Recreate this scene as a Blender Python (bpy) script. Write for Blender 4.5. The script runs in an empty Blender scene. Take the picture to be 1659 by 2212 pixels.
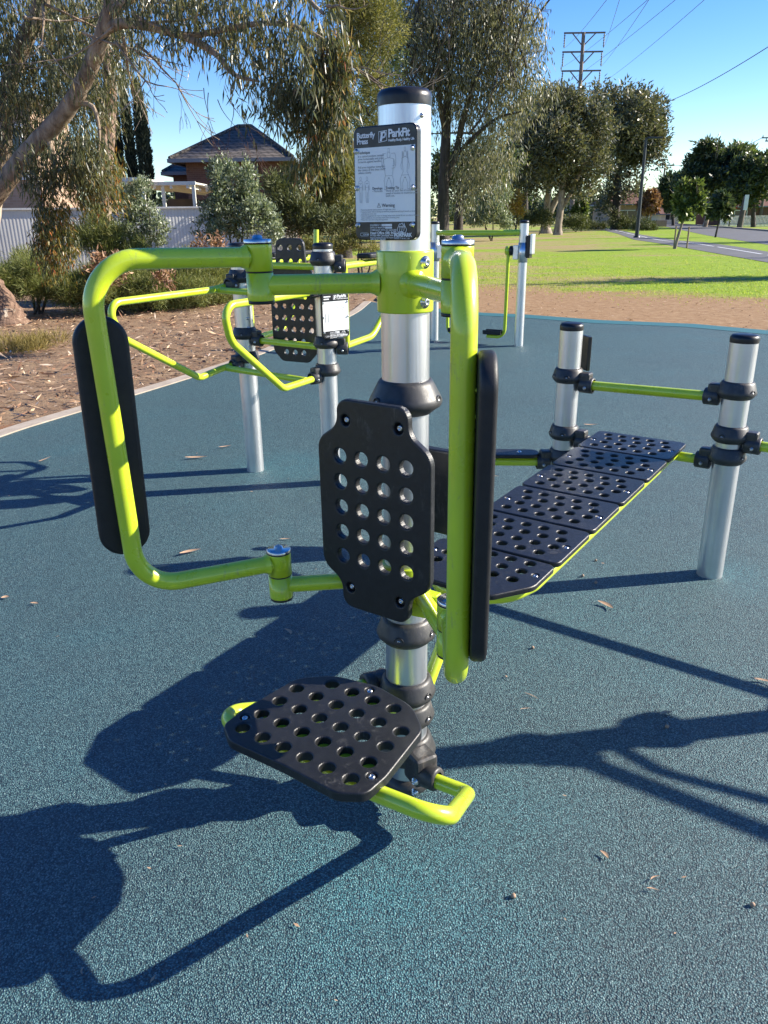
import bpy, bmesh, math, random
import numpy as np
from mathutils import Vector, Matrix

random.seed(7)
R = math.radians
scene = bpy.context.scene
COL = scene.collection

# ------------------------------------------------------------------ camera
W_, H_ = 1659.0, 2212.0
EYE = Vector((0, 0, 1.6))
FPX, PITCH, ROLL = 1662.0, R(20.9), R(-0.85)
_f = Vector((0, math.cos(PITCH), -math.sin(PITCH)))
_r0 = Vector((1, 0, 0))
_u0 = _r0.cross(_f)
_r = _r0 * math.cos(ROLL) + _u0 * math.sin(ROLL)
_u = -_r0 * math.sin(ROLL) + _u0 * math.cos(ROLL)


def ray(x, y):
    return _f + _r * ((x - W_ / 2) / FPX) - _u * ((y - H_ / 2) / FPX)


def G(x, y, z=0.0):
    """survey: point of the line of sight through (x, y) at height z"""
    d = ray(x, y)
    return EYE + d * ((z - EYE.z) / d.z)


def YD(x, y, Y):
    d = ray(x, y)
    return EYE + d * (Y / d.y)


cam_d = bpy.data.cameras.new('camera')
cam_d.sensor_fit = 'VERTICAL'
cam_d.sensor_height = 24.0
cam_d.lens = 24.0 * FPX / H_
cam_d.clip_start = 0.05
cam_d.clip_end = 3000
cam = bpy.data.objects.new('camera', cam_d)
COL.objects.link(cam)
m3 = Matrix((_r, _u, -_f)).transposed()
cam.matrix_world = Matrix.Translation(EYE) @ m3.to_4x4()
scene.camera = cam

# ------------------------------------------------------------------ light
SUN_AZ, SUN_EL = R(8.6), R(27.4)          # direction towards the sun, azimuth from +X
to_sun = Vector((math.cos(SUN_AZ) * math.cos(SUN_EL), math.sin(SUN_AZ) * math.cos(SUN_EL), math.sin(SUN_EL)))
sl = bpy.data.lights.new('sun', 'SUN')
sl.energy = 5.0
sl.angle = R(0.5)
sl.color = (1.0, 0.92, 0.79)
so = bpy.data.objects.new('sun', sl)
COL.objects.link(so)
so.rotation_euler = to_sun.to_track_quat('Z', 'Y').to_euler()
w = bpy.data.worlds.new('World')
scene.world = w
w.use_nodes = True
wn = w.node_tree
bg = wn.nodes['Background']
sk = wn.nodes.new('ShaderNodeTexSky')
sk.sky_type = 'NISHITA'
sk.sun_disc = False
sk.sun_elevation = SUN_EL
sk.sun_rotation = R(90) - SUN_AZ
sk.altitude = 50
sk.air_density = 1.0
sk.dust_density = 0.0
sk.ozone_density = 3.5
hs = wn.nodes.new('ShaderNodeHueSaturation')
hs.inputs['Saturation'].default_value = 1.32
hs.inputs['Hue'].default_value = 0.517
wn.links.new(sk.outputs[0], hs.inputs['Color'])
wn.links.new(hs.outputs[0], bg.inputs[0])
bg.inputs[1].default_value = 0.092
scene.view_settings.view_transform = 'Standard'
scene.view_settings.look = 'None'
scene.view_settings.exposure = 1.3
scene.view_settings.gamma = 1.0
scene.cycles.max_bounces = 6
scene.cycles.transparent_max_bounces = 6
scene.cycles.use_denoising = True

# ------------------------------------------------------------------ object helpers


def tag(o, label=None, cat=None, group=None, kind=None):
    if label: o['label'] = label
    if cat: o['category'] = cat
    if group: o['group'] = group
    if kind: o['kind'] = kind
    return o


def link(o, parent=None):
    COL.objects.link(o)
    if parent is not None:
        o.parent = parent
    return o


def thing(name, loc, label, cat, group=None):
    o = bpy.data.objects.new(name, None)
    o.empty_display_size = 0.1
    COL.objects.link(o)
    o.location = loc
    return tag(o, label, cat, group)


_origin = {}


def org(o):
    """world location of an unrotated chain of parents"""
    v = Vector((0, 0, 0))
    while o is not None:
        v += o.location
        o = o.parent
    return v


class MB:
    def __init__(s):
        s.v, s.f, s.sm = [], [], []

    def add(s, vs, fs, smooth=True):
        n = len(s.v)
        s.v += [tuple(p) for p in vs]
        s.f += [tuple(i + n for i in f) for f in fs]
        s.sm += [smooth] * len(fs)

    def tube(s, pts, r, seg=20, bend=0.0, cap=True, r1=None, steps=8, jit=0.0):
        P = fillet(pts, bend, steps) if bend else [Vector(p) for p in pts]
        n = len(P)
        if n < 2: return
        T = []
        for i in range(n):
            a = P[max(i - 1, 0)]; b = P[min(i + 1, n - 1)]
            T.append((b - a).normalized())
        ref = Vector((0, 0, 1)) if abs(T[0].z) < 0.9 else Vector((1, 0, 0))
        N = (ref - T[0] * ref.dot(T[0])).normalized()
        vs, fs = [], []
        for i in range(n):
            N = (N - T[i] * N.dot(T[i])).normalized()
            B = T[i].cross(N)
            t = i / (n - 1)
            rr = r if r1 is None else r + (r1 - r) * t
            for k in range(seg):
                a = 2 * math.pi * k / seg
                q = rr * (1 + (random.uniform(-jit, jit) if jit else 0))
                vs.append(P[i] + (N * math.cos(a) + B * math.sin(a)) * q)
        for i in range(n - 1):
            for k in range(seg):
                k2 = (k + 1) % seg
                fs.append((i * seg + k, i * seg + k2, (i + 1) * seg + k2, (i + 1) * seg + k))
        s.add(vs, fs, True)
        if cap:
            s.add(vs[:seg], [tuple(reversed(range(seg)))], False)
            s.add(vs[-seg:], [tuple(range(seg))], False)

    def lathe(s, prof, c, axis=(0, 0, 1), seg=32, smooth=True):
        """prof: (radius, height) list along axis from point c"""
        ax = Vector(axis).normalized()
        ref = Vector((1, 0, 0)) if abs(ax.x) < 0.9 else Vector((0, 1, 0))
        N = (ref - ax * ref.dot(ax)).normalized()
        B = ax.cross(N)
        c = Vector(c)
        vs, fs = [], []
        for (r, h) in prof:
            for k in range(seg):
                a = 2 * math.pi * k / seg
                vs.append(c + ax * h + (N * math.cos(a) + B * math.sin(a)) * max(r, 1e-5))
        for i in range(len(prof) - 1):
            for k in range(seg):
                k2 = (k + 1) % seg
                fs.append((i * seg + k, i * seg + k2, (i + 1) * seg + k2, (i + 1) * seg + k))
        s.add(vs, fs, smooth)
        return s

    def box(s, c, sx, sy, sz, ax=None, bev=0.0):
        """c centre; ax: three unit vectors"""
        ax = ax or (Vector((1, 0, 0)), Vector((0, 1, 0)), Vector((0, 0, 1)))
        bm = bmesh.new()
        bmesh.ops.create_cube(bm, size=1.0)
        for v in bm.verts:
            v.co = Vector((v.co.x * sx, v.co.y * sy, v.co.z * sz))
        if bev:
            bmesh.ops.bevel(bm, geom=list(bm.edges), offset=bev, segments=3, affect='EDGES', profile=0.6)
        c = Vector(c)
        vs = [c + ax[0] * v.co.x + ax[1] * v.co.y + ax[2] * v.co.z for v in bm.verts]
        fs = [tuple(v.index for v in f.verts) for f in bm.faces]
        bm.free()
        s.add(vs, fs, False)
        return s

    def poly(s, pts, z0, z1):
        """vertical prism over a ground polygon"""
        n = len(pts)
        vs = [(p[0], p[1], z1) for p in pts] + [(p[0], p[1], z0) for p in pts]
        fs = [tuple(range(n))] + [(i, i + n, (i + 1) % n + n, (i + 1) % n) for i in range(n)]
        s.add(vs, fs, False)

    def build(s, name, mat, parent=None, label=None):
        o_ = org(parent) if parent is not None else Vector((0, 0, 0))
        me = bpy.data.meshes.new(name)
        me.from_pydata([(p[0] - o_.x, p[1] - o_.y, p[2] - o_.z) for p in s.v], [], s.f)
        me.polygons.foreach_set('use_smooth', s.sm)
        me.materials.append(mat)
        me.update()
        ob = bpy.data.objects.new(name, me)
        link(ob, parent)
        if label: ob['label'] = label
        return ob


def fillet(pts, r, steps=8):
    """round the inner corners of a polyline; r number or list"""
    P = [Vector(p) for p in pts]
    out = [P[0]]
    for i in range(1, len(P) - 1):
        rr = r[i - 1] if isinstance(r, (list, tuple)) else r
        a = (P[i - 1] - P[i]); b = (P[i + 1] - P[i])
        la, lb = a.length, b.length
        a.normalize(); b.normalize()
        ang = a.angle(b)
        if rr <= 0 or ang > 3.1:
            out.append(P[i]); continue
        d = min(rr / math.tan(ang / 2), la * 0.49 if i > 1 else la * 0.95, lb * 0.49 if i < len(P) - 2 else lb * 0.95)
        re = d * math.tan(ang / 2)
        bis = (a + b).normalized()
        c = P[i] + bis * (re / math.sin(ang / 2))
        s0 = P[i] + a * d - c; s1 = P[i] + b * d - c
        for k in range(steps + 1):
            t = k / steps
            th = s0.angle(s1)
            q = (s0 * math.sin((1 - t) * th) + s1 * math.sin(t * th)) / math.sin(th)
            out.append(c + q)
    out.append(P[-1])
    return out


def smooth_path(pts, n=6):
    """Catmull-Rom through points (each may carry a radius as 4th)"""
    P = [np.array(p, float) for p in pts]
    P = [2 * P[0] - P[1]] + P + [2 * P[-1] - P[-2]]
    out = []
    for i in range(1, len(P) - 2):
        for k in range(n):
            t = k / n
            a, b, c, d = P[i - 1], P[i], P[i + 1], P[i + 2]
            out.append(0.5 * (2 * b + (c - a) * t + (2 * a - 5 * b + 4 * c - d) * t * t + (3 * b - a - 3 * c + d) * t ** 3))
    out.append(P[-2])
    return out


def plate_mesh(outline, holes, thick, bev, seg_hole=20):
    """flat plate in XY with round holes [(x, y, r)], centred on z=0; returns mesh data (verts, faces)"""
    cu = bpy.data.curves.new('plate', 'CURVE')
    cu.dimensions = '2D'
    cu.fill_mode = 'BOTH'
    cu.extrude = max(thick / 2 - bev, 1e-4)
    cu.bevel_depth = bev
    cu.bevel_resolution = 2
    cu.offset = -bev

    def spl(pts):
        sp = cu.splines.new('POLY')
        sp.points.add(len(pts) - 1)
        for i, p in enumerate(pts):
            sp.points[i].co = (p[0], p[1], 0, 1)
        sp.use_cyclic_u = True
    spl(outline)
    for (x, y, r) in holes:
        spl([(x + r * math.cos(-2 * math.pi * k / seg_hole), y + r * math.sin(-2 * math.pi * k / seg_hole)) for k in range(seg_hole)])
    ob = bpy.data.objects.new('plate', cu)
    COL.objects.link(ob)
    dg = bpy.context.evaluated_depsgraph_get()
    me = bpy.data.meshes.new_from_object(ob.evaluated_get(dg))
    bpy.data.objects.remove(ob)
    vs = [v.co.copy() for v in me.vertices]
    fs = [tuple(p.vertices) for p in me.polygons]
    bpy.data.meshes.remove(me)
    return vs, fs


def put(mb, mesh, c, ax, smooth=False):
    c = Vector(c)
    mb.add([c + ax[0] * v.x + ax[1] * v.y + ax[2] * v.z for v in mesh[0]], mesh[1], smooth)


def round_rect(x0, y0, x1, y1, r, n=8):
    out = []
    for (cx, cy, a0) in ((x1 - r, y1 - r, 0), (x0 + r, y1 - r, 90), (x0 + r, y0 + r, 180), (x1 - r, y0 + r, 270)):
        for k in range(n + 1):
            a = R(a0 + 90 * k / n)
            out.append((cx + r * math.cos(a), cy + r * math.sin(a)))
    return out


def round_poly(pts, r, steps=6):
    """closed 2D polygon with rounded corners"""
    n = len(pts)
    out = []
    for i in range(n):
        rr = r[i] if isinstance(r, (list, tuple)) else r
        a, b, c = (Vector((*pts[(i + k) % n], 0)) for k in (-1, 0, 1))
        mid0 = (a + b) / 2; mid1 = (b + c) / 2
        q = fillet([mid0, b, mid1], rr, steps)
        out += [(p.x, p.y) for p in q[1:-1]]
    return out


_txt = {}


def text_mesh(body, size, align='LEFT', bold=0.0, space=1.0):
    key = (body, size, align, bold, space)
    if key in _txt: return _txt[key]
    cu = bpy.data.curves.new('lettering', 'FONT')
    cu.body = body
    cu.size = size
    cu.align_x = align
    cu.offset = bold
    cu.space_character = space
    cu.resolution_u = 3
    ob = bpy.data.objects.new('lettering', cu)
    COL.objects.link(ob)
    dg = bpy.context.evaluated_depsgraph_get()
    me = bpy.data.meshes.new_from_object(ob.evaluated_get(dg))
    bpy.data.objects.remove(ob)
    r = ([v.co.copy() for v in me.vertices], [tuple(p.vertices) for p in me.polygons])
    bpy.data.meshes.remove(me)
    _txt[key] = r
    return r


# ------------------------------------------------------------------ materials
class NT:
    def __init__(s, name):
        s.m = bpy.data.materials.new(name)
        s.m.use_nodes = True
        s.t = s.m.node_tree
        s.b = s.t.nodes['Principled BSDF']
        s.out = s.t.nodes['Material Output']

    def n(s, typ, **kw):
        nd = s.t.nodes.new(typ)
        for k, v in kw.items():
            if k.startswith('i_'):
                key = k[2:]
                key = int(key) if key.isdigit() else key.replace('_', ' ')
                nd.inputs[key].default_value = v
            else:
                setattr(nd, k, v)
        return nd

    def l(s, a, b):
        s.t.links.new(a, b)

    def coords(s, scale=None, world=True):
        if world:
            g = s.n('ShaderNodeNewGeometry').outputs['Position']
        else:
            g = s.n('ShaderNodeTexCoord').outputs['Object']
        if scale:
            mp = s.n('ShaderNodeMapping')
            mp.inputs['Scale'].default_value = scale
            s.l(g, mp.inputs[0])
            return mp.outputs[0]
        return g

    def noise(s, co, scale, detail=4, rough=0.55, dist=0.0):
        nd = s.n('ShaderNodeTexNoise')
        nd.inputs['Scale'].default_value = scale
        nd.inputs['Detail'].default_value = detail
        nd.inputs['Roughness'].default_value = rough
        nd.inputs['Distortion'].default_value = dist
        if co is not None: s.l(co, nd.inputs['Vector'])
        return nd.outputs['Fac']

    def voro(s, co, scale, out='Distance', feature='F1'):
        nd = s.n('ShaderNodeTexVoronoi')
        nd.feature = feature
        nd.inputs['Scale'].default_value = scale
        if co is not None: s.l(co, nd.inputs['Vector'])
        return nd.outputs[out]

    def ramp(s, fac, stops, interp='LINEAR'):
        nd = s.n('ShaderNodeValToRGB')
        nd.color_ramp.interpolation = interp
        e = nd.color_ramp.elements
        while len(e) < len(stops): e.new(0.5)
        for i, (p, c) in enumerate(stops):
            e[i].position = p
            e[i].color = (*c, 1) if len(c) == 3 else c
        s.l(fac, nd.inputs[0])
        return nd.outputs[0]

    def mix(s, fac, a, b, mode='MIX'):
        nd = s.n('ShaderNodeMix', data_type='RGBA', blend_type=mode)
        for sock, v in ((nd.inputs[0], fac), (nd.inputs[6], a), (nd.inputs[7], b)):
            if hasattr(v, 'links') or isinstance(v, bpy.types.NodeSocket): s.l(v, sock)
            elif isinstance(v, (int, float)): sock.default_value = v
            else: sock.default_value = (*v, 1)
        return nd.outputs[2]

    def math(s, op, a, b=0.0, clamp=False):
        nd = s.n('ShaderNodeMath', operation=op, use_clamp=clamp)
        for sock, v in ((nd.inputs[0], a), (nd.inputs[1], b)):
            if isinstance(v, bpy.types.NodeSocket): s.l(v, sock)
            else: sock.default_value = v
        return nd.outputs[0]

    def mapr(s, v, a, b, c=0.0, d=1.0, smooth=True):
        nd = s.n('ShaderNodeMapRange')
        nd.interpolation_type = 'SMOOTHSTEP' if smooth else 'LINEAR'
        s.l(v, nd.inputs[0])
        for i, q in ((1, a), (2, b), (3, c), (4, d)): nd.inputs[i].default_value = q
        return nd.outputs[0]

    def bump(s, h, strength, dist=0.01):
        nd = s.n('ShaderNodeBump')
        nd.inputs['Strength'].default_value = strength
        nd.inputs['Distance'].default_value = dist
        s.l(h, nd.inputs['Height'])
        s.l(nd.outputs[0], s.b.inputs['Normal'])

    def base(s, v):
        if isinstance(v, bpy.types.NodeSocket): s.l(v, s.b.inputs['Base Color'])
        else: s.b.inputs['Base Color'].default_value = (*v, 1)

    def set(s, **kw):
        for k, v in kw.items():
            sock = s.b.inputs[k.replace('_', ' ')]
            if isinstance(v, bpy.types.NodeSocket): s.l(v, sock)
            else: sock.default_value = v
        return s


MAT = {}


def simple(name, col, rough=0.5, metal=0.0, var=0.12, nscale=30, bump=0.0, bscale=200, spec=0.5, coat=0.0, wear=None, wk=0.5):
    t = NT(name)
    co = t.coords()
    n = t.noise(co, nscale, 4)
    c0 = tuple(x * (1 - var) for x in col); c1 = tuple(min(x * (1 + var), 1) for x in col)
    bc = t.ramp(n, [(0.3, c0), (0.7, c1)])
    if wear:
        sc = t.noise(t.coords((46, 30, 12)), 1.0, 8, 0.75, 1.2)
        du = t.noise(co, 9, 7, 0.75)
        bc = t.mix(t.mapr(t.math('MULTIPLY', sc, du), 0.285, 0.40, 0.0, wk), bc, wear)
    t.base(bc)
    t.set(Roughness=t.mapr(t.noise(co, nscale * 1.7, 3), 0.3, 0.7, max(rough - 0.06, 0.02), rough + 0.06), Metallic=metal, Coat_Weight=coat, Coat_Roughness=0.08)
    t.b.inputs['Specular IOR Level'].default_value = spec
    if bump: t.bump(t.noise(co, bscale, 3), bump, 0.002)
    MAT[name] = t.m
    return t.m


simple('lime_paint', (0.49, 0.62, 0.022), 0.32, coat=0.55, var=0.05, nscale=14, bump=0.05, bscale=180, wear=(0.30, 0.34, 0.10), wk=0.55)
simple('black_board', (0.014, 0.0145, 0.0165), 0.37, var=0.25, nscale=60, bump=0.25, bscale=900, spec=0.45, wear=(0.085, 0.082, 0.078), wk=0.55)
simple('grey_plastic', (0.034, 0.033, 0.032), 0.46, var=0.3, nscale=40, bump=0.2, bscale=500, spec=0.5, wear=(0.13, 0.11, 0.09), wk=0.7)
simple('rubber_pad', (0.012, 0.012, 0.013), 0.5, var=0.2, nscale=40, bump=0.2, bscale=600, spec=0.4)
simple('steel', (0.62, 0.61, 0.60), 0.30, 1.0, var=0.08)
simple('cap_black', (0.012, 0.012, 0.013), 0.36, var=0.2, spec=0.4)
simple('sign_black', (0.012, 0.012, 0.013), 0.35, var=0.1)
simple('sign_white', (0.78, 0.79, 0.76), 0.4, var=0.03)
simple('print_white', (0.75, 0.76, 0.76), 0.45, var=0.03)
simple('print_grey', (0.10, 0.105, 0.11), 0.5, var=0.05)
simple('print_soft', (0.30, 0.315, 0.32), 0.5, var=0.05)
simple('white_paint', (0.72, 0.72, 0.70), 0.5, var=0.06, nscale=3)
simple('cream_trim', (0.62, 0.60, 0.52), 0.5, var=0.08, nscale=2)
simple('dark_metal', (0.03, 0.032, 0.036), 0.4, var=0.15)
simple('pole_brown', (0.15, 0.12, 0.11), 0.7, var=0.2, nscale=3)
simple('pole_wood', (0.12, 0.095, 0.075), 0.8, var=0.25, nscale=4)
simple('insulator', (0.20, 0.20, 0.21), 0.4)
simple('wire', (0.14, 0.165, 0.20), 0.6)
simple('glass_dark', (0.03, 0.04, 0.05), 0.08, var=0.1)
simple('shed_dark', (0.05, 0.048, 0.045), 0.7, var=0.3, nscale=1)
simple('gutter', (0.16, 0.18, 0.21), 0.45, var=0.1)
simple('stake_wood', (0.32, 0.24, 0.16), 0.8, var=0.25, nscale=9)
simple('twig_dark', (0.085, 0.04, 0.032), 0.8, var=0.3, nscale=20)
simple('gumnut', (0.30, 0.20, 0.13), 0.7, var=0.35, nscale=90)


def mat_alu():
    t = NT('aluminium')
    co = t.coords()
    st = t.coords((180, 180, 4))
    n = t.noise(st, 1.0, 3)
    t.base(t.ramp(t.noise(co, 6, 4), [(0.3, (0.66, 0.67, 0.68)), (0.7, (0.76, 0.77, 0.78))]))
    t.set(Metallic=0.92, Roughness=t.mapr(n, 0.3, 0.7, 0.30, 0.40))
    t.bump(n, 0.03, 0.001)
    MAT['aluminium'] = t.m


mat_alu()


def mat_rubber():
    t = NT('rubber_granules')
    co = t.coords()
    v = t.n('ShaderNodeTexVoronoi'); v.inputs['Scale'].default_value = 235; v.inputs['Randomness'].default_value = 1
    t.l(co, v.inputs['Vector'])
    rnd = t.n('ShaderNodeSeparateColor'); t.l(v.outputs['Color'], rnd.inputs[0])
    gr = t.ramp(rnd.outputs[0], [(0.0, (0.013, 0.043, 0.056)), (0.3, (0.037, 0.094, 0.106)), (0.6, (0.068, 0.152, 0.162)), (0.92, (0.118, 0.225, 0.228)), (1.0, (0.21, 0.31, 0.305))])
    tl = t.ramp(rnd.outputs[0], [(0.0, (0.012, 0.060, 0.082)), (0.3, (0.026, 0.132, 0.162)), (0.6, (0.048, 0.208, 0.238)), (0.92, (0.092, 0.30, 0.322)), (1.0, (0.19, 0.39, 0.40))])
    # brighter teal by posts and in drifts; sun thrown off one post painted in
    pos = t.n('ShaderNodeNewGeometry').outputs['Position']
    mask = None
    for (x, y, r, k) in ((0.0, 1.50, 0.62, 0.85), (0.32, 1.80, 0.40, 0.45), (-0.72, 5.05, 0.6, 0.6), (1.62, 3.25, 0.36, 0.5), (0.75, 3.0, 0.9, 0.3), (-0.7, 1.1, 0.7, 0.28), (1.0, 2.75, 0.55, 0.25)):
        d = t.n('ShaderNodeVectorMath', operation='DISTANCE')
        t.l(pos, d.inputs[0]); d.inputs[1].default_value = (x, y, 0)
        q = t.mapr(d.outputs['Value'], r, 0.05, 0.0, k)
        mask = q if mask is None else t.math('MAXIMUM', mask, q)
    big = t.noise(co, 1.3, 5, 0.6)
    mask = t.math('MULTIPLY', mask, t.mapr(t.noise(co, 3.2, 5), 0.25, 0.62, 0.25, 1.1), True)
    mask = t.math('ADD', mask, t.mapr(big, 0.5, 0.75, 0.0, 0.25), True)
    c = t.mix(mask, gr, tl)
    wear = t.noise(co, 0.8, 6, 0.65)
    c = t.mix(t.mapr(wear, 0.35, 0.7, 0.0, 0.38), c, t.mix(0.5, c, (0.040, 0.052, 0.058)))
    dust = t.noise(co, 2.4, 6, 0.7)
    c = t.mix(t.mapr(dust, 0.55, 0.8, 0.0, 0.16), c, (0.13, 0.14, 0.135))
    c = t.mix(t.mapr(v.outputs['Distance'], 0.38, 0.68, 0.0, 0.72), c, (0.006, 0.018, 0.028))
    t.base(c)
    t.set(Roughness=0.62)
    t.b.inputs['Specular IOR Level'].default_value = 0.45
    h = t.math('ADD', t.math('MULTIPLY', v.outputs['Distance'], -1.0), t.math('MULTIPLY', rnd.outputs[1], 0.5))
    t.bump(h, 0.9, 0.0045)
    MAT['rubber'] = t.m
    t2 = NT('rubber_border')
    co = t2.coords()
    t2.base(t2.ramp(t2.voro(co, 250, 'Distance'), [(0.0, (0.05, 0.21, 0.22)), (0.7, (0.02, 0.10, 0.115))]))
    t2.set(Roughness=0.65)
    MAT['rubber_border'] = t2.m


mat_rubber()


def mat_ground():
    # dirt
    t = NT('bare_dirt')
    co = t.coords()
    c = t.ramp(t.noise(co, 2.2, 8, 0.7), [(0.25, (0.19, 0.10, 0.05)), (0.5, (0.30, 0.18, 0.09)), (0.75, (0.40, 0.27, 0.15))])
    c = t.mix(t.mapr(t.noise(co, 26, 5, 0.7), 0.45, 0.75, 0, 0.7), c, (0.13, 0.085, 0.05))
    t.base(c); t.set(Roughness=0.95)
    t.bump(t.noise(co, 30, 6, 0.7), 0.6, 0.03)
    MAT['dirt'] = t.m
    # lawn: green with worn and dry patches, bare along the rubber edge
    t = NT('lawn_turf')
    co = t.coords()
    sep = t.n('ShaderNodeSeparateXYZ'); t.l(co, sep.inputs[0])
    nn = t.math('ADD', t.math('MULTIPLY', sep.outputs[0], 0.607), t.math('MULTIPLY', sep.outputs[1], 0.795))
    edge = t.math('ADD', nn, t.math('MULTIPLY', t.math('SUBTRACT', t.noise(co, 0.55, 6, 0.65), 0.5), 5.5))
    grassm = t.mapr(edge, 16.6, 18.6, 0.0, 1.0)
    patch = t.noise(t.coords((0.065, 0.13, 0.1)), 1.0, 6, 0.62, 0.5)
    # the heavily used ground under the gums is drier than the strip by the path
    drift = t.mapr(t.math('SUBTRACT', sep.outputs[0], t.math('MULTIPLY', sep.outputs[1], 0.28)), -6.0, 7.0, 0.045, -0.055)
    p2 = t.noise(t.coords((0.22, 0.42, 0.1)), 1.0, 7, 0.68, 0.6)
    dry = t.mapr(t.math('ADD', t.math('ADD', t.math('MULTIPLY', patch, 0.55), t.math('MULTIPLY', p2, 0.45)), drift), 0.47, 0.575, 0.0, 0.93)
    green = t.ramp(t.noise(co, 3.5, 6, 0.7), [(0.3, (0.15, 0.225, 0.016)), (0.55, (0.24, 0.34, 0.022)), (0.8, (0.34, 0.40, 0.05))])
    green = t.mix(t.mapr(t.noise(co, 38, 4, 0.7), 0.45, 0.8, 0, 0.4), green, (0.10, 0.17, 0.018))
    straw = t.ramp(t.noise(co, 9, 6, 0.7), [(0.3, (0.24, 0.19, 0.075)), (0.7, (0.40, 0.31, 0.15))])
    dirt = t.ramp(t.noise(co, 7, 8, 0.75), [(0.25, (0.19, 0.105, 0.05)), (0.5, (0.31, 0.19, 0.095)), (0.75, (0.42, 0.29, 0.165))])
    c = t.mix(dry, green, t.mix(t.mapr(t.noise(co, 1.7, 6), 0.4, 0.6, 0.1, 0.8), straw, t.mix(0.45, straw, dirt)))
    c = t.mix(grassm, dirt, c)
    t.base(c); t.set(Roughness=0.9)
    t.b.inputs['Specular IOR Level'].default_value = 0.2
    t.bump(t.noise(co, 45, 6, 0.75), 0.5, 0.03)
    MAT['lawn'] = t.m
    # mulch bed under the bark strips
    t = NT('mulch_soil')
    co = t.coords()
    c = t.ramp(t.noise(co, 3, 8, 0.75), [(0.25, (0.13, 0.07, 0.038)), (0.5, (0.235, 0.145, 0.078)), (0.75, (0.36, 0.25, 0.145))])
    t.base(c); t.set(Roughness=0.95)
    t.bump(t.noise(co, 40, 6, 0.7), 0.8, 0.03)
    MAT['mulch_soil'] = t.m
    t = NT('bark_chip')
    rp = t.n('ShaderNodeNewGeometry').outputs['Random Per Island']
    t.base(t.ramp(rp, [(0.0, (0.10, 0.046, 0.026)), (0.35, (0.25, 0.125, 0.066)), (0.65, (0.37, 0.24, 0.135)), (0.9, (0.54, 0.38, 0.25)), (1.0, (0.62, 0.5, 0.38))]))
    t.set(Roughness=0.85)
    MAT['bark_chip'] = t.m
    t = NT('concrete_kerb')
    co = t.coords()
    c = t.ramp(t.noise(co, 6, 8, 0.7), [(0.3, (0.28, 0.225, 0.17)), (0.7, (0.43, 0.365, 0.29))])
    t.base(c); t.set(Roughness=0.9); t.bump(t.noise(co, 90, 5), 0.4, 0.004)
    MAT['concrete'] = t.m
    t = NT('asphalt')
    co = t.coords()
    c = t.ramp(t.noise(co, 0.6, 8, 0.7), [(0.3, (0.085, 0.085, 0.09)), (0.7, (0.135, 0.133, 0.135))])
    c = t.mix(t.mapr(t.noise(co, 60, 3), 0.4, 0.7, 0, 0.5), c, (0.07, 0.07, 0.072))
    t.base(c); t.set(Roughness=0.85); t.bump(t.noise(co, 70, 4), 0.3, 0.01)
    MAT['asphalt'] = t.m


mat_ground()


def mat_leaf(name, stops, transl=0.35, rough=0.42, spec=0.5):
    t = NT(name)
    rp = t.n('ShaderNodeNewGeometry').outputs['Random Per Island']
    c = t.ramp(rp, stops)
    t.base(c)
    t.set(Roughness=rough)
    t.b.inputs['Specular IOR Level'].default_value = spec
    tr = t.n('ShaderNodeBsdfTranslucent')
    t.l(t.mix(1.0, c, (1.25, 1.25, 0.75), 'MULTIPLY'), tr.inputs[0])
    mx = t.n('ShaderNodeMixShader'); mx.inputs[0].default_value = transl
    t.l(t.b.outputs[0], mx.inputs[1]); t.l(tr.outputs[0], mx.inputs[2]); t.l(mx.outputs[0], t.out.inputs[0])
    MAT[name] = t.m


mat_leaf('gum_leaf', [(0, (0.045, 0.054, 0.028)), (0.45, (0.088, 0.098, 0.050)), (0.78, (0.155, 0.160, 0.082)), (0.95, (0.27, 0.23, 0.115)), (1, (0.40, 0.25, 0.12))], 0.45, 0.36)
mat_leaf('mistletoe_leaf', [(0, (0.055, 0.070, 0.025)), (0.5, (0.11, 0.12, 0.035)), (0.75, (0.22, 0.18, 0.04)), (0.92, (0.36, 0.19, 0.04)), (1, (0.42, 0.12, 0.04))], 0.35)
mat_leaf('grey_gum_leaf', [(0, (0.074, 0.078, 0.046)), (0.5, (0.150, 0.152, 0.094)), (0.85, (0.25, 0.245, 0.16)), (1, (0.36, 0.31, 0.21))], 0.36)
mat_leaf('brush_leaf', [(0, (0.050, 0.058, 0.032)), (0.5, (0.100, 0.108, 0.060)), (0.85, (0.18, 0.18, 0.11)), (1, (0.28, 0.23, 0.14))], 0.28, 0.40)
mat_leaf('dark_leaf', [(0, (0.030, 0.048, 0.022)), (0.5, (0.056, 0.085, 0.036)), (0.9, (0.105, 0.135, 0.055)), (1, (0.19, 0.19, 0.08))], 0.32)
mat_leaf('cypress_leaf', [(0, (0.022, 0.034, 0.022)), (0.6, (0.042, 0.058, 0.036)), (1, (0.08, 0.09, 0.06))], 0.1, 0.7, 0.2)
mat_leaf('silver_leaf', [(0, (0.10, 0.14, 0.075)), (0.5, (0.18, 0.22, 0.13)), (0.85, (0.30, 0.34, 0.24)), (1, (0.5, 0.52, 0.42))], 0.3)
mat_leaf('olive_leaf', [(0, (0.075, 0.085, 0.024)), (0.5, (0.155, 0.155, 0.045)), (0.9, (0.26, 0.24, 0.075)), (1, (0.36, 0.31, 0.13))], 0.35, 0.6, 0.3)
mat_leaf('cover_leaf', [(0, (0.08, 0.10, 0.028)), (0.5, (0.15, 0.175, 0.05)), (0.9, (0.25, 0.26, 0.085)), (1, (0.36, 0.32, 0.15))], 0.35, 0.6, 0.3)
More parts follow.
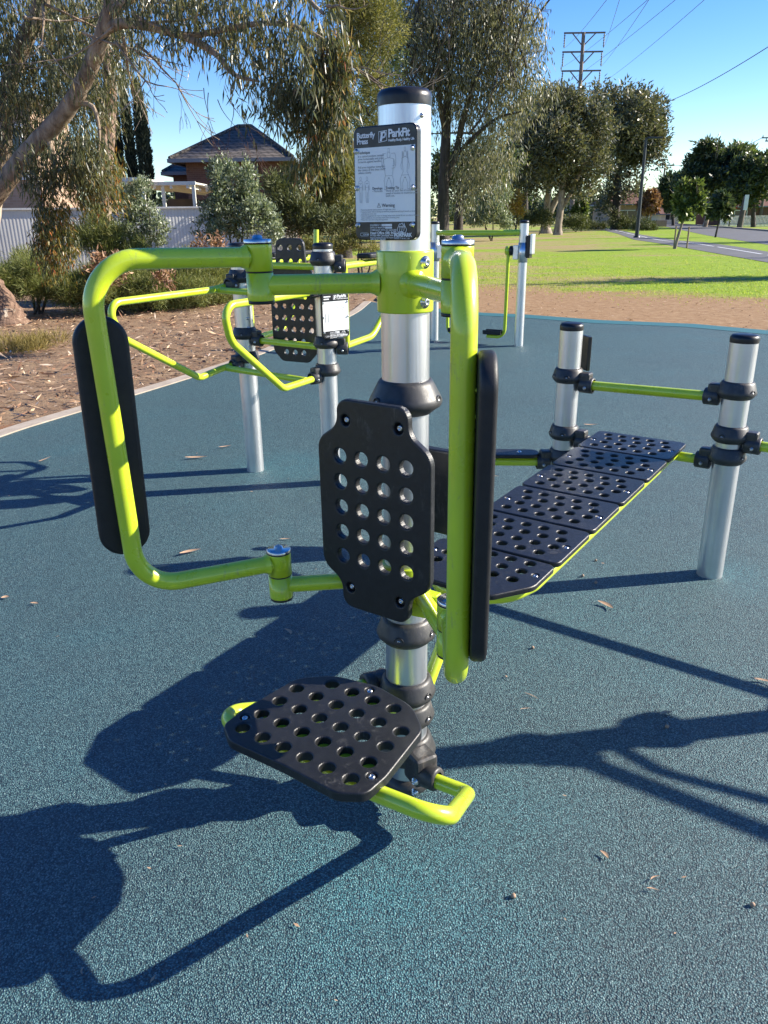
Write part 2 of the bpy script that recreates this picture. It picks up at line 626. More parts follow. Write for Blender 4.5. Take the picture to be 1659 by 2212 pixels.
mat_leaf('fresh_leaf', [(0, (0.055, 0.085, 0.022)), (0.5, (0.10, 0.14, 0.036)), (0.9, (0.18, 0.22, 0.075)), (1, (0.36, 0.36, 0.2))], 0.35)
mat_leaf('hedge_leaf', [(0, (0.05, 0.065, 0.022)), (0.5, (0.085, 0.10, 0.036)), (1, (0.15, 0.16, 0.06))], 0.2, 0.6, 0.3)
mat_leaf('autumn_leaf', [(0, (0.15, 0.075, 0.045)), (0.5, (0.24, 0.125, 0.07)), (1, (0.34, 0.22, 0.13))], 0.3)
mat_leaf('yellow_leaf', [(0, (0.18, 0.15, 0.03)), (0.5, (0.34, 0.24, 0.05)), (1, (0.45, 0.24, 0.06))], 0.4)
mat_leaf('dry_stem', [(0, (0.14, 0.11, 0.035)), (0.5, (0.26, 0.20, 0.06)), (1, (0.42, 0.33, 0.13))], 0.35, 0.7, 0.3)
mat_leaf('dead_leaf', [(0, (0.16, 0.08, 0.045)), (0.5, (0.30, 0.17, 0.10)), (1, (0.46, 0.30, 0.2))], 0.2, 0.7, 0.3)
mat_leaf('grass_blade', [(0, (0.20, 0.26, 0.03)), (0.5, (0.30, 0.40, 0.04)), (0.8, (0.38, 0.42, 0.08)), (1, (0.48, 0.40, 0.20))], 0.5, 0.6, 0.3)
mat_leaf('litter_leaf', [(0, (0.30, 0.15, 0.09)), (0.4, (0.42, 0.25, 0.15)), (0.8, (0.52, 0.36, 0.24)), (1, (0.62, 0.5, 0.36))], 0.15, 0.7, 0.3)


def mat_bark(name, dark, mid, pale, sc=1.0):
    t = NT(name)
    co = t.coords((3.0 * sc, 3.0 * sc, 0.7 * sc))
    c = t.ramp(t.noise(co, 2.0, 7, 0.65, 0.8), [(0.3, dark), (0.5, mid), (0.7, pale)])
    c = t.mix(t.mapr(t.noise(co, 14, 5, 0.7), 0.5, 0.75, 0, 0.6), c, dark)
    t.base(c); t.set(Roughness=0.85)
    t.bump(t.noise(co, 9, 6, 0.7), 0.7, 0.03)
    MAT[name] = t.m


mat_bark('gum_bark', (0.09, 0.06, 0.042), (0.30, 0.225, 0.16), (0.52, 0.44, 0.345))
mat_bark('pink_bark', (0.12, 0.07, 0.05), (0.34, 0.23, 0.17), (0.55, 0.44, 0.36))
mat_bark('dark_bark', (0.022, 0.018, 0.016), (0.055, 0.043, 0.036), (0.10, 0.08, 0.065))
mat_bark('pale_bark', (0.10, 0.072, 0.052), (0.28, 0.22, 0.165), (0.46, 0.385, 0.31))


def mat_brick(name, c1, c2, mort, sc):
    t = NT(name)
    g = t.n('ShaderNodeNewGeometry')
    sp = t.n('ShaderNodeSeparateXYZ'); t.l(g.outputs['Position'], sp.inputs[0])
    cb = t.n('ShaderNodeCombineXYZ')
    t.l(t.math('ADD', sp.outputs[0], sp.outputs[1]), cb.inputs[0]); t.l(sp.outputs[2], cb.inputs[1])
    br = t.n('ShaderNodeTexBrick')
    br.inputs['Scale'].default_value = sc
    br.inputs['Color1'].default_value = (*c1, 1); br.inputs['Color2'].default_value = (*c2, 1); br.inputs['Mortar'].default_value = (*mort, 1)
    br.inputs['Mortar Size'].default_value = 0.012
    br.inputs['Brick Width'].default_value = 0.5; br.inputs['Row Height'].default_value = 0.17
    t.l(cb.outputs[0], br.inputs['Vector'])
    c = t.mix(t.mapr(t.noise(g.outputs['Position'], 1.2, 5), 0.3, 0.7, 0, 0.3), br.outputs[0], c2)
    t.base(c); t.set(Roughness=0.9)
    t.bump(br.outputs['Fac'], -0.3, 0.01)
    MAT[name] = t.m


mat_brick('red_brick', (0.14, 0.070, 0.050), (0.10, 0.048, 0.037), (0.17, 0.125, 0.10), 2.0)
mat_brick('tan_brick', (0.40, 0.27, 0.19), (0.32, 0.21, 0.14), (0.36, 0.30, 0.24), 2.2)


def mat_roof(name, c0, c1):
    t = NT(name)
    g = t.n('ShaderNodeNewGeometry')
    sp = t.n('ShaderNodeSeparateXYZ'); t.l(g.outputs['Position'], sp.inputs[0])
    cb = t.n('ShaderNodeCombineXYZ')
    t.l(t.math('ADD', sp.outputs[0], sp.outputs[1]), cb.inputs[0]); t.l(t.math('MULTIPLY', sp.outputs[2], 2.0), cb.inputs[1])
    br = t.n('ShaderNodeTexBrick')
    br.inputs['Scale'].default_value = 1.0
    br.inputs['Color1'].default_value = (*c0, 1); br.inputs['Color2'].default_value = (*c1, 1)
    br.inputs['Mortar'].default_value = tuple(x * 0.35 for x in c0) + (1,)
    br.inputs['Mortar Size'].default_value = 0.03
    br.inputs['Brick Width'].default_value = 0.36; br.inputs['Row Height'].default_value = 0.33
    t.l(cb.outputs[0], br.inputs['Vector'])
    t.base(br.outputs[0]); t.set(Roughness=0.92)
    t.b.inputs['Specular IOR Level'].default_value = 0.2
    t.bump(br.outputs['Fac'], -0.5, 0.03)
    MAT[name] = t.m


mat_roof('grey_tile', (0.115, 0.100, 0.088), (0.155, 0.135, 0.118))
mat_roof('terracotta_tile', (0.22, 0.115, 0.085), (0.18, 0.095, 0.07))


def mat_corrugated():
    t = NT('corrugated_metal')
    co = t.coords()
    c = t.ramp(t.noise(t.coords((1.5, 1.5, 0.4)), 1.0, 6), [(0.3, (0.46, 0.46, 0.45)), (0.7, (0.58, 0.58, 0.56))])
    t.base(c); t.set(Roughness=0.5, Metallic=0.25)
    MAT['corrugated'] = t.m


mat_corrugated()

# ------------------------------------------------------------------ gym hardware
UP = Vector((0, 0, 1))


def azv(deg):
    return Vector((math.cos(R(deg)), math.sin(R(deg)), 0))


def bolt(parent, p, n, r=0.0085, name='bolt'):
    mb = MB()
    p, n = Vector(p), Vector(n).normalized()
    mb.lathe([(r * 1.45, -0.004), (r * 1.45, 0.0), (r * 1.0, 0.001), (r * 0.98, 0.003), (r * 0.7, 0.0062), (r * 0.42, 0.0068), (r * 0.40, 0.003), (0, 0.003)], p, n, 14)
    return mb.build(name, MAT['steel'], parent)


def post(parent, c, z1, r=0.058, z0=-0.02, name='post'):
    mb = MB()
    c = Vector((c[0], c[1], 0))
    mb.lathe([(r, z0), (r, z1)], c, UP, 48)
    ob = mb.build(name, MAT['aluminium'], parent)
    cp = MB()
    cp.lathe([(r + 0.0012, z1 - 0.018), (r + 0.002, z1 - 0.002), (r + 0.001, z1 + 0.006), (r * 0.9, z1 + 0.014), (r * 0.6, z1 + 0.0175), (0, z1 + 0.019)], c, UP, 40)
    cp.build('post_cap', MAT['cap_black'], ob)
    return ob


def collar(parent, c, z, sockets=(), r=0.058, rmax=0.082, h=0.075, bolts=(20, 140, 260), flip=False):
    """two-piece plastic ring; sockets: azimuths of the tube ends it grips, hung just under the ring"""
    c = Vector((c[0], c[1], z))
    k = -1 if flip else 1
    prof = [(r + .001, .5), (r + .006, .49), (r + .012, .38), (rmax - .004, -.02), (rmax, -.14), (rmax - .003, -.26), (r + .012, -.42), (r + .006, -.49), (r + .001, -.5)]
    mb = MB()
    mb.lathe([(a, b * h * k) for a, b in (prof if k > 0 else prof)], c, UP, 40)
    for a in sockets:
        d = azv(a); s = Vector((-d.y, d.x, 0))
        q = c + UP * (-0.042 * 1)
        mb.lathe([(0.0, .066), (.036, .066), (.038, .072), (.038, .128), (.034, .132), (.030, .132)], q, d, 20)
        mb.box(c + d * 0.088 + UP * (-0.012), .058, .056, .062, (d, s, UP), 0.012)
        mb.box(c + d * 0.094 + UP * (-0.046), .064, .066, .05, (d, s, UP), 0.012)
    ob = mb.build('collar', MAT['grey_plastic'], parent)
    for a in bolts:
        pk = MB()
        d = azv(a)
        q = c + d * (rmax - 0.013) + UP * (-0.10 * h * k)
        pk.lathe([(0.015, 0.0), (0.015, 0.0095), (0.012, 0.0105), (0.010, 0.004), (0, 0.004)], q, d, 16)
        pk.build('bolt_pocket', MAT['cap_black'], ob)
        bolt(ob, q + d * 0.004, d, 0.007)
    for a in sockets:
        d = azv(a); s = Vector((-d.y, d.x, 0))
        for sg in (1, -1):
            bolt(ob, c + d * 0.1 + s * sg * 0.038 + UP * (-0.05), s * sg, 0.006)
    return ob


LIME = MAT['lime_paint']


def tube_part(name, pts, r, parent, bend=0.0, seg=20, mat=None, label=None):
    mb = MB(); mb.tube(pts, r, seg, bend, steps=10)
    return mb.build(name, mat or LIME, parent, label)


# ---------------------------------------------------------- butterfly press
PX, PY = 0.058, 1.890
AX = 235.0
Dv = azv(AX); Lv = Vector((-Dv.y, Dv.x, 0))     # forwards (seat side), and to the sitter's own left seen from behind


def M(d, l, z):
    return Vector((PX, PY, 0)) + Dv * d + Lv * l + UP * z


press = thing('chest_press', (PX, PY, 0), 'lime green and black seated chest press machine with a perforated seat and tall signed post', 'gym machine')
p_post = post(press, (PX, PY), 1.845, 0.0585)
scr = M(0.045, 0.038, 1.80)
bolt(p_post, (PX + 0.036, PY - 0.046, 1.805), (0.62, -0.79, 0), 0.004)
# upper sleeve with the two bracket arms
sl_ = MB()
c0 = Vector((PX, PY, 0))
sl_.lathe([(0.0585, 1.392), (0.066, 1.392), (0.067, 1.396), (0.067, 1.526), (0.066, 1.530), (0.0585, 1.530)], c0, UP, 48)
HR = {}
for sg in (-1, 1):
    hp = M(0.215, sg * 0.262, 0)
    HR[sg] = hp
    dirh = (hp - c0); dirh.z = 0; dirh.normalize()
    sl_.tube([c0 + dirh * 0.04 + UP * 1.458, hp - dirh * 0.02 + UP * 1.458], 0.0235, 24)
    sl_.lathe([(0.034, 0.0), (0.0262, 0.012), (0.0236, 0.02)], c0 + dirh * 0.0625 + UP * 1.458, dirh, 24)
up_br = sl_.build('upper_bracket', LIME, press)
for z in (1.505, 1.417):
    for aa in (292, 318 - 360 + 0):
        pass
    d = azv(312)
    bolt(up_br, c0 + d * 0.068 + UP * z, d, 0.010)
for sg in (-1, 1):
    hp = HR[sg]
    mb = MB()
    mb.lathe([(0.0, 1.424), (0.031, 1.424), (0.0315, 1.428), (0.0315, 1.486), (0.0, 1.486)], hp, UP, 36)
    hs = mb.build('hinge_socket', LIME, press)
    mb = MB()
    mb.lathe([(0, 1.486), (0.0305, 1.486), (0.0305, 1.490), (0, 1.490)], hp, UP, 36)
    mb.build('hinge_ring', MAT['cap_black'], hs)
    mb = MB()
    mb.lathe([(0, 1.416), (0.0305, 1.417), (0.0310, 1.424), (0, 1.424)], hp, UP, 36)
    mb.build('hinge_ring', MAT['cap_black'], hs)

# lower bracket
lb = MB()
for sg in (-1, 1):
    hp = HR[sg]
    lb.tube([M(0.03, sg * 0.045, 0.683), M(0.10, sg * 0.13, 0.683), hp + (c0 - hp).normalized() * 0.02 + UP * 0.683], 0.0215, 22, 0.10)
lb.lathe([(0.0585, 0.640), (0.066, 0.640), (0.067, 0.644), (0.067, 0.735), (0.066, 0.738), (0.0585, 0.738)], c0, UP, 40)
for sg in (-1, 1):
    s_ = (M(0, sg, 0) - M(0, 0, 0))
    lb.box(M(0.066, sg * 0.085, 0.690), 0.05, 0.10, 0.012, (Dv, Lv, UP), 0.003)
    lb.box(M(0.085, sg * 0.10, 0.668), 0.012, 0.10, 0.065, ((Dv + Lv * sg * 0.2).normalized(), (Lv - Dv * sg * 0.2).normalized(), UP), 0.003)
lo_br = lb.build('lower_bracket', LIME, press)
for sg in (-1, 1):
    hp = HR[sg]
    mb = MB()
    mb.lathe([(0.0, 0.650), (0.031, 0.650), (0.0315, 0.654), (0.0315, 0.713), (0.0, 0.713)], hp, UP, 36)
    hs = mb.build('hinge_socket', LIME, press)
    mb = MB()
    mb.lathe([(0, 0.713), (0.0305, 0.713), (0.0305, 0.717), (0, 0.717)], hp, UP, 36)
    mb.build('hinge_ring', MAT['cap_black'], hs)
    mb = MB()
    mb.lathe([(0, 0.643), (0.0305, 0.644), (0.0310, 0.650), (0, 0.650)], hp, UP, 36)
    mb.build('hinge_ring', MAT['cap_black'], hs)

# swinging arms
stadium = round_rect(-0.059, -0.30, 0.059, 0.30, 0.058, 12)
for sg, az, ln_t, ln_b, ztop, zbot, lab in ((-1, 204, 0.375, 0.362, 1.215, 0.80, 'far lime green arm swung open towards the mulch bed'), (1, 267, 0.300, 0.322, 1.20, 0.80, 'near lime green arm pointing at the viewer')):
    hp = HR[sg]; a = azv(az)
    arm = MB()
    arm.lathe([(0.0, 1.490), (0.0315, 1.490), (0.0315, 1.546), (0.031, 1.549), (0.0, 1.549)], hp, UP, 36)
    arm.lathe([(0.0, 0.717), (0.0315, 0.717), (0.0315, 0.776), (0.031, 0.779), (0.0, 0.779)], hp, UP, 36)
    ps = [hp + a * 0.02 + UP * 1.521, hp + a * ln_t + UP * 1.527, hp + a * ln_b + UP * 0.752, hp + a * 0.02 + UP * 0.750]
    arm.tube(ps, 0.0222, 26, 0.105, steps=12)
    arm.lathe([(0.029, 0.0), (0.0245, 0.008), (0.0223, 0.014)], hp + a * 0.0295 + UP * 1.521, a, 24)
    arm.lathe([(0.029, 0.0), (0.0245, 0.008), (0.0223, 0.014)], hp + a * 0.0295 + UP * 0.750, a, 24)
    ao = arm.build('swing_arm', LIME, press, lab)
    for zt in (1.549, 0.779):
        mb = MB()
        mb.lathe([(0, zt), (0.0322, zt), (0.0322, zt + 0.003), (0, zt + 0.003)], hp, UP, 36)
        mb.build('hinge_gasket', MAT['cap_black'], ao)
        mb = MB()
        mb.lathe([(0.0318, zt + 0.003), (0.0318, zt + 0.009), (0.030, zt + 0.0105), (0.012, zt + 0.0105), (0.011, zt + 0.017), (0.007, zt + 0.0195), (0.0045, zt + 0.0195), (0.0043, zt + 0.016), (0, zt + 0.016)], hp, UP, 36)
        mb.build('hinge_cap', MAT['steel'], ao)
    # forearm pad: plate parallel to the arm, held off its outer side
    out = Vector((a.y, -a.x, 0)) if sg == -1 else Vector((-a.y, a.x, 0))
    bar = hp + a * (ln_t + ln_b) * 0.5
    half = 0.288
    zc = 1.118 if sg == -1 else 1.112
    st = round_rect(-0.060, -half, 0.060, half, 0.0595, 14)
    pm = plate_mesh(st, [], 0.030, 0.009)
    axu = (UP - a * ((ln_b - ln_t) / -0.77)).normalized()
    mb = MB(); put(mb, pm, bar + out * (0.050 if sg == -1 else 0.037) + UP * zc, (a, axu, out), True)
    pad = mb.build('forearm_pad', MAT['rubber_pad'], ao)
    for zz in (zc - 0.22, zc + 0.20):
        mb = MB()
        q = bar + UP * zz
        mb.tube([q + out * 0.015 + UP * 0.022, q + out * 0.036 + UP * 0.022, q + out * 0.036 - UP * 0.022, q + out * 0.015 - UP * 0.022], 0.0042, 8, 0.006)
        mb.build('pad_bracket', LIME, ao)

# backrest
bo = [(-.099, 1.196), (.099, 1.196), (.101, 1.118), (.166, 1.100), (.166, .752), (.101, .730), (.099, .640), (-.099, .640), (-.101, .730), (-.166, .752), (-.166, 1.100), (-.101, 1.118)]
bo = [(x, z - 0.92) for x, z in bo]
bo2 = [(-.104, .277), (.104, .277), (.104, .212), (.166, .170), (.166, -.168), (.104, -.210), (.104, -.280), (-.104, -.280), (-.104, -.210), (-.166, -.168), (-.166, .170), (-.104, .212)]
outl = round_poly(bo2, [.042, .042, .045, .05, .05, .045, .042, .042, .045, .05, .05, .045], 8)
holes = [(-.0975 + .065 * i, .134 - .0672 * j, .0185) for i in range(4) for j in range(5)]
holes += [(sx * .077, z, .0135) for sx in (-1, 1) for z in (.226, -.222)]
bm_ = plate_mesh(outl, holes, 0.021, 0.0045, 22)
mb = MB(); put(mb, bm_, M(0.139, 0.0, 0.92), (Lv, UP, Dv), False)
back = mb.build('backrest', MAT['black_board'], press)
for sx in (-1, 1):
    for z in (.226, -.222):
        mb = MB(); mb.lathe([(0.0136, -0.006), (0, -0.006)], M(0.139, sx * .077, 0.92 + z), Dv, 18)
        mb.build('bolt_pocket', MAT['black_board'], back)
        bolt(back, M(0.139 - 0.001, sx * .077, 0.92 + z), Dv, 0.0085)
for z in (1.146, .70):
    bb = MB()
    bb.box(M(0.122, 0, z), 0.012, 0.19, 0.035, (Dv, Lv, UP), 0.003)
    bb.box(M(0.09, 0, z), 0.064, 0.05, 0.035, (Dv, Lv, UP), 0.003)
    bb.build('backrest_bracket', MAT['grey_plastic'], press)

# seat
so2 = [(.535, -.165), (.530, .0), (.535, .165), (.50, .222), (.43, .226), (.24, .205), (.17, .13), (.146, .0), (.17, -.13), (.24, -.205), (.43, -.226), (.50, -.222)]
so2 = [(l, d) for d, l in so2]
outl = round_poly(so2, [.05, .5, .05, .035, .1, .06, .12, .12, .12, .06, .1, .035], 8)
hs_ = []
for j, d in enumerate((.481, .412, .344, .276, .208)):
    for i, l in enumerate((-.172, -.105, -.038, .029, .096, .164)):
        if j == 4 and i in (0, 5): continue
        hs_.append((l, d, .0185))
for (d, l) in ((.448, -.181 + .040), (.448, .181 - .040)): pass
sb = [(.446, -.1985), (.446, .197), (.174, -.004)]
hs_ += [(l, d, .0125) for d, l in sb]
sm_ = plate_mesh(outl, hs_, 0.027, 0.0045, 22)
tilt = R(0.0)
mb = MB(); put(mb, sm_, M(0, 0, 0.411), (Lv, Dv, UP), False)
# plate was laid out with +x = l, +y = d; keep normals outward
seat = mb.build('seat', MAT['black_board'], press)
for (d, l) in sb:
    mb = MB(); mb.lathe([(0.0126, 0.409), (0, 0.409)], M(d, l, 0), UP, 18)
    mb.build('bolt_pocket', MAT['black_board'], seat)
    bolt(seat, M(d, l, 0.4175), UP, 0.0085)
# seat frame: one bent tube from the low clamp on one side, under the front of the seat, back to the other clamp
fr = MB()
fr.tube([M(.065, .10, .112), M(.070, .246, .126), M(.452, .396, .402), M(.446, .20, .380), M(.446, -.325, .384), M(.30, -.235, .352), M(.02, -.098, .325)], 0.0205, 24, [.040, .060, .6, .050, .3], steps=12)
frame = fr.build('seat_frame', LIME, press)
sup = MB()
sup.tube([M(.435, -.15, .385), M(.20, -.05, .372), M(.075, 0, .30)], 0.0175, 16, 0.05)
sup.box(M(.40, 0, .397), .05, .36, .012, (Dv, Lv, UP), .003)
sup.box(M(.18, 0, .397), .05, .12, .012, (Dv, Lv, UP), .003)
sup.build('seat_support', LIME, press)

collar(press, (PX, PY), 1.188, (), 0.0585, 0.092, 0.084, bolts=(215, 335, 95))
collar(press, (PX, PY), 0.536, (), 0.0585, 0.084, 0.075, bolts=(253, 330, 120))
c3 = collar(press, (PX, PY), 0.342, (), 0.0585, 0.083, 0.072, bolts=(318, 90))
c4 = collar(press, (PX, PY), 0.262, (), 0.0585, 0.081, 0.068, bolts=(322, 100))
c5 = collar(press, (PX, PY), 0.142, (), 0.0585, 0.086, 0.085, bolts=(300, 90))
mb = MB()
mb.lathe([(.0590, 0.012), (.074, .012), (.076, .018), (.076, .034), (.066, .046), (.0590, .05)], c0, UP, 36)
mb.build('base_ring', MAT['grey_plastic'], press)
# clamp housings round the tube ends
mb = MB()
q = M(.028, -.098, .328)
ax_ = (M(.30, -.235, .352) - M(.02, -.098, .325)).normalized()
mb.lathe([(.0215, .03), (.034, .03), (.037, .024), (.037, -.03), (.030, -.042), (0, -.042)], q, ax_, 24)
mb.box(M(.012, -.072, .335), .05, .06, .066, (Dv, Lv, UP), .014)
cl_ = mb.build('tube_clamp', MAT['grey_plastic'], press)
bolt(cl_, q + Vector((0.03, -0.02, 0.012)) + Lv * 0.008 + UP * 0.004, (0.75, -0.55, 0.35), .009)
mb = MB()
q = M(.064, .105, .118)
mb.box(M(.048, .078, .130), .075, .075, .095, ((Lv * .9 + Dv * .43).normalized(), (Dv * .9 - Lv * .43).normalized(), UP), .016)
mb.lathe([(.021, .042), (.031, .042), (.034, .036), (.034, -.02), (0, -.02)], q, (M(.070, .246, .126) - M(.065, .10, .112)).normalized(), 24)
cl_ = mb.build('tube_clamp', MAT['grey_plastic'], press)
bolt(cl_, M(.100, .090, .112), Dv, .008)
bolt(cl_, M(.088, .082, .062), Dv, .008)

# hooked plate on the far side of the post
mb = MB(); put(mb, plate_mesh(round_rect(-.10, -.12, .10, .12, .02), [], .030, .006), M(-0.135, 0.04, 0.90), (Lv, UP, Dv))
rp_ = mb.build('rear_plate', MAT['black_board'], press)
bolt(rp_, M(-0.118, -0.02, 1.024), UP, .009)

# ---- sign on the post
SW, SH = 0.166, 0.232


def sign_panel(parent, c, right, nrm, body_col, full=True, k=1.0, label=None):
    """c: centre of the printed face; right/nrm unit vectors; k scale"""
    right, nrm = Vector(right).normalized(), Vector(nrm).normalized()
    ax = (right, UP, nrm)
    w, h = SW * k, SH * k
    mb = MB(); put(mb, plate_mesh(round_rect(-w / 2, -h / 2, w / 2, h / 2, .017 * k, 8), [], .018 * k, .003 * k), Vector(c) - nrm * .009 * k, ax)
    pn = mb.build('sign_panel', MAT['sign_black'], parent, label)
    U = lambda u: (u - .5) * w * .955
    V = lambda v: (v - .5) * h * .97
    e1, e2 = .0006, .0012
    mb = MB()
    vs = [Vector(c) + right * U(u) + UP * V(v) + nrm * e1 for u, v in ((0, .155), (1, .155), (1, .828), (0, .828))]
    mb.add(vs, [(0, 1, 2, 3)], False)
    mb.build('sign_face', MAT['sign_white'], pn)

    def tx(mbt, s, u, v, size, align='LEFT', bold=0.0, space=1.0, e=e2):
        tm = text_mesh(s, size * h, align, bold * h, space)
        put(mbt, tm, Vector(c) + right * U(u) + UP * V(v) + nrm * e, ax)

    def line(mbt, pts, wd, closed=False, e=e2):
        P = [Vector((U(u), V(v), 0)) for u, v in pts]
        if closed: P.append(P[0])
        hw = wd * h / 2
        for a, b in zip(P[:-1], P[1:]):
            d = (b - a)
            if d.length < 1e-7: continue
            d.normalize(); s_ = Vector((-d.y, d.x, 0)) * hw
            q = [a - d * hw * .6 - s_, b + d * hw * .6 - s_, b + d * hw * .6 + s_, a - d * hw * .6 + s_]
            mbt.add([Vector(c) + right * v.x + UP * v.y + nrm * e for v in q], [(0, 1, 2, 3)], False)

    def fill(mbt, pts, e=e2):
        mbt.add([Vector(c) + right * U(u) + UP * V(v) + nrm * e for u, v in pts], [tuple(range(len(pts)))], False)
    wm, gm, sm = MB(), MB(), MB()
    if not full:
        line(wm, [(.06, .94), (.30, .94)], .026)
        line(wm, [(.06, .885), (.24, .885)], .026)
    if full: tx(wm, 'Butterfly', .045, .915, .066, bold=.0016, space=.92)
    if full: tx(wm, 'Press', .045, .862, .066, bold=.0016, space=.92)
    line(wm, [(.418, .865), (.418, .958), (.548, .965), (.548, .878)], .0045, True)
    # slanted block letter in the box
    fill(wm, [(.432, .874), (.468, .874), (.487, .940), (.452, .940)])
    line(wm, [(.455, .944), (.515, .952), (.528, .935), (.515, .912), (.478, .905)], .016)
    tx(wm, 'ParkFit', .570, .905, .094, bold=.0032, space=.90)
    tx(wm, 'Healthy Body, Healthy Life', .570, .868, .030, bold=.0009, space=.90)
    wm.build('sign_heading', MAT['print_white'], pn); wm = MB()
    tx(wm, 'EQUIPMENT CODE', .245, .118, .021, bold=.0003)
    tx(wm, 'DATE OF MANUFACTURE', .245, .095, .021, bold=.0003)
    tx(wm, 'COMPLIANT WITH AS 16630:2021', .245, .072, .021, bold=.0003)
    tx(wm, 'Head Office (08) 9472 1788', .245, .041, .034, bold=.0010)
    tx(wm, 'PO Box 484 Cannindale WA 6983', .245, .021, .023, bold=.0004)
    tx(wm, 'Forpark Australia Pty Ltd T/A Forpark Australia', .245, .003, .0175, bold=.0002)
    tx(wm, 'ABN 28 917 945 944', .245, -.014, .021, bold=.0003)
    fill(wm, [(.445, .115), (.62, .115), (.62, .135), (.445, .135)])
    fill(wm, [(.505, .092), (.62, .092), (.62, .110), (.505, .110)])
    wm.build('sign_contact_text', MAT['print_white'], pn); wm = MB()
    tx(wm, 'FORPARK', .655, .018, .046, bold=.0022, space=1.0)
    tx(wm, 'AUSTRALIA', .660, -.006, .021, bold=.0003, space=1.75)
    au = [(.735, .125), (.752, .136), (.762, .128), (.775, .138), (.793, .142), (.805, .122), (.818, .120), (.822, .142), (.832, .120), (.85, .100), (.862, .082), (.85, .060), (.825, .050), (.80, .056), (.785, .068), (.755, .062), (.73, .056), (.712, .072), (.715, .095)]
    line(wm, au, .0055, True)
    for x in (.752, .788, .822):
        line(wm, [(x - .012, .112), (x, .095), (x + .012, .112)], .004)
        line(wm, [(x, .095), (x - .006, .07)], .005)
        fill(wm, [(x - .006, .108), (x + .006, .108), (x + .006, .118), (x - .006, .118)])
    fill(wm, [(.822, .040), (.838, .040), (.830, .030)])
    wm.build('sign_logo', MAT['print_white'], pn); wm = MB()
    line(wm, round_rect(.072, .024, .212, .052, .012, 3), .003, True)
    tx(wm, 'SCAN ME', .122, .032, .016, bold=.0003)
    wm.build('sign_badge', MAT['print_white'], pn)
    if full:
        tx(gm, 'Technique', .055, .775, .034, bold=.0006)
        for i, s_ in enumerate(('In a seated position, extend', 'arms horizontally and press', 'forearms against handles.', '', 'Pull arms together towards', 'the centre of the chest then', 'release slowly.')):
            if s_: tx(sm, s_, .055, .745 - .0245 * i, .027, bold=.0002)
        gm.build('sign_print', MAT['print_grey'], pn); gm = MB()
        tx(gm, 'Develops', .295, .452, .031, bold=.0005)
        tx(sm, '\u2022 Pectorals', .295, .428, .027, bold=.0002)
        gm.build('sign_print', MAT['print_grey'], pn); gm = MB()
        tx(gm, 'Training Tip', .52, .452, .031, bold=.0005)
        for i, s_ in enumerate(('Work on your feel of control and', 'speed of motion to maximise your', 'work out.')):
            tx(sm, s_, .52, .428 - .0225 * i, .0255, bold=.0002)
        gm.build('sign_print', MAT['print_grey'], pn); gm = MB()
        line(gm, [(.372, .290), (.432, .290), (.402, .328)], .003, True)
        line(gm, [(.402, .315), (.402, .302)], .004)
        tx(gm, 'Warning', .452, .292, .042, bold=.0006)
        for i, (x, s_) in enumerate(((.075, '\u2022 Recommended for use by persons of height over 1.4 m'), (.075, '\u2022 Consult a doctor before starting any exercise programme and stop if unwell, as not all'), (.095, 'exercises suit every user'), (.075, '\u2022 Check the equipment for wear or damage before each use and do not use when in the rain'), (.095, 'Report defects at once and keep hands clear of moving joints'), (.075, '\u2022 Please take care when using this equipment'))):
            tx(sm, s_, x, .262 - .0185 * i, .0195, bold=.0001, space=.93)
        gm.build('sign_print', MAT['print_grey'], pn); gm = MB()
        sm.build('sign_small_print', MAT['print_soft'], pn); sm = MB()
        # exercise drawings
        for (cx, wide) in ((.575, 1), (.84, 0)):
            line(sm, [(cx - .012, .775), (cx - .012, .81), (cx + .012, .81), (cx + .012, .775)], .0022)
            head = [(cx + .024 * math.cos(t), .752 + .026 * math.sin(t)) for t in [2 * math.pi * k / 14 for k in range(14)]]
            line(sm, head, .0026, True)
            sh = .085 if wide else .05
            line(sm, [(cx - .012, .728), (cx - sh, .715), (cx - sh + .02, .60), (cx - .055, .57), (cx + .055, .57), (cx + sh - .02, .60), (cx + sh, .715), (cx + .012, .728)], .0026, False)
            if wide:
                for sg in (-1, 1):
                    line(sm, [(cx + sg * .045, .765), (cx + sg * .10, .765), (cx + sg * .115, .74), (cx + sg * .115, .66), (cx + sg * .09, .635), (cx + sg * .05, .635)], .0026)
                    line(sm, [(cx + sg * .085, .715), (cx + sg * .10, .66), (cx + sg * .06, .655)], .0026)
            else:
                for sg in (-1, 1):
                    line(sm, [(cx + sg * .045, .775), (cx + sg * .045, .70), (cx + sg * .068, .66), (cx + sg * .06, .62)], .0026)
                    line(sm, [(cx + sg * .035, .775), (cx + sg * .035, .72)], .0026)
            for sg in (-1, 1):
                line(sm, [(cx + sg * .055, .57), (cx + sg * .08, .53), (cx + sg * .065, .465), (cx + sg * .075, .445), (cx + sg * .035, .452), (cx + sg * .04, .50), (cx + sg * .015, .54)], .0026)
            fill(sm, [(cx - .02, .545), (cx + .02, .545), (cx, .556)])
            sm.build('exercise_drawing', MAT['print_soft'], pn); sm = MB()
        for cx in (.095, .205):
            head = [(cx + .014 * math.cos(t), .553 + .018 * math.sin(t)) for t in [2 * math.pi * k / 12 for k in range(12)]]
            line(sm, head, .002, True)
            for sg in (-1, 1):
                line(sm, [(cx + sg * .008, .535), (cx + sg * .035, .525), (cx + sg * .042, .45), (cx + sg * .03, .45), (cx + sg * .026, .495), (cx + sg * .022, .44), (cx + sg * .028, .40), (cx + sg * .018, .335), (cx + sg * .006, .335), (cx + sg * .006, .41), (cx, .43)], .002)
            line(sm, [(cx - .02, .515), (cx, .505), (cx + .02, .515)], .003)
            line(sm, [(cx - .02, .475), (cx + .02, .475)], .002)
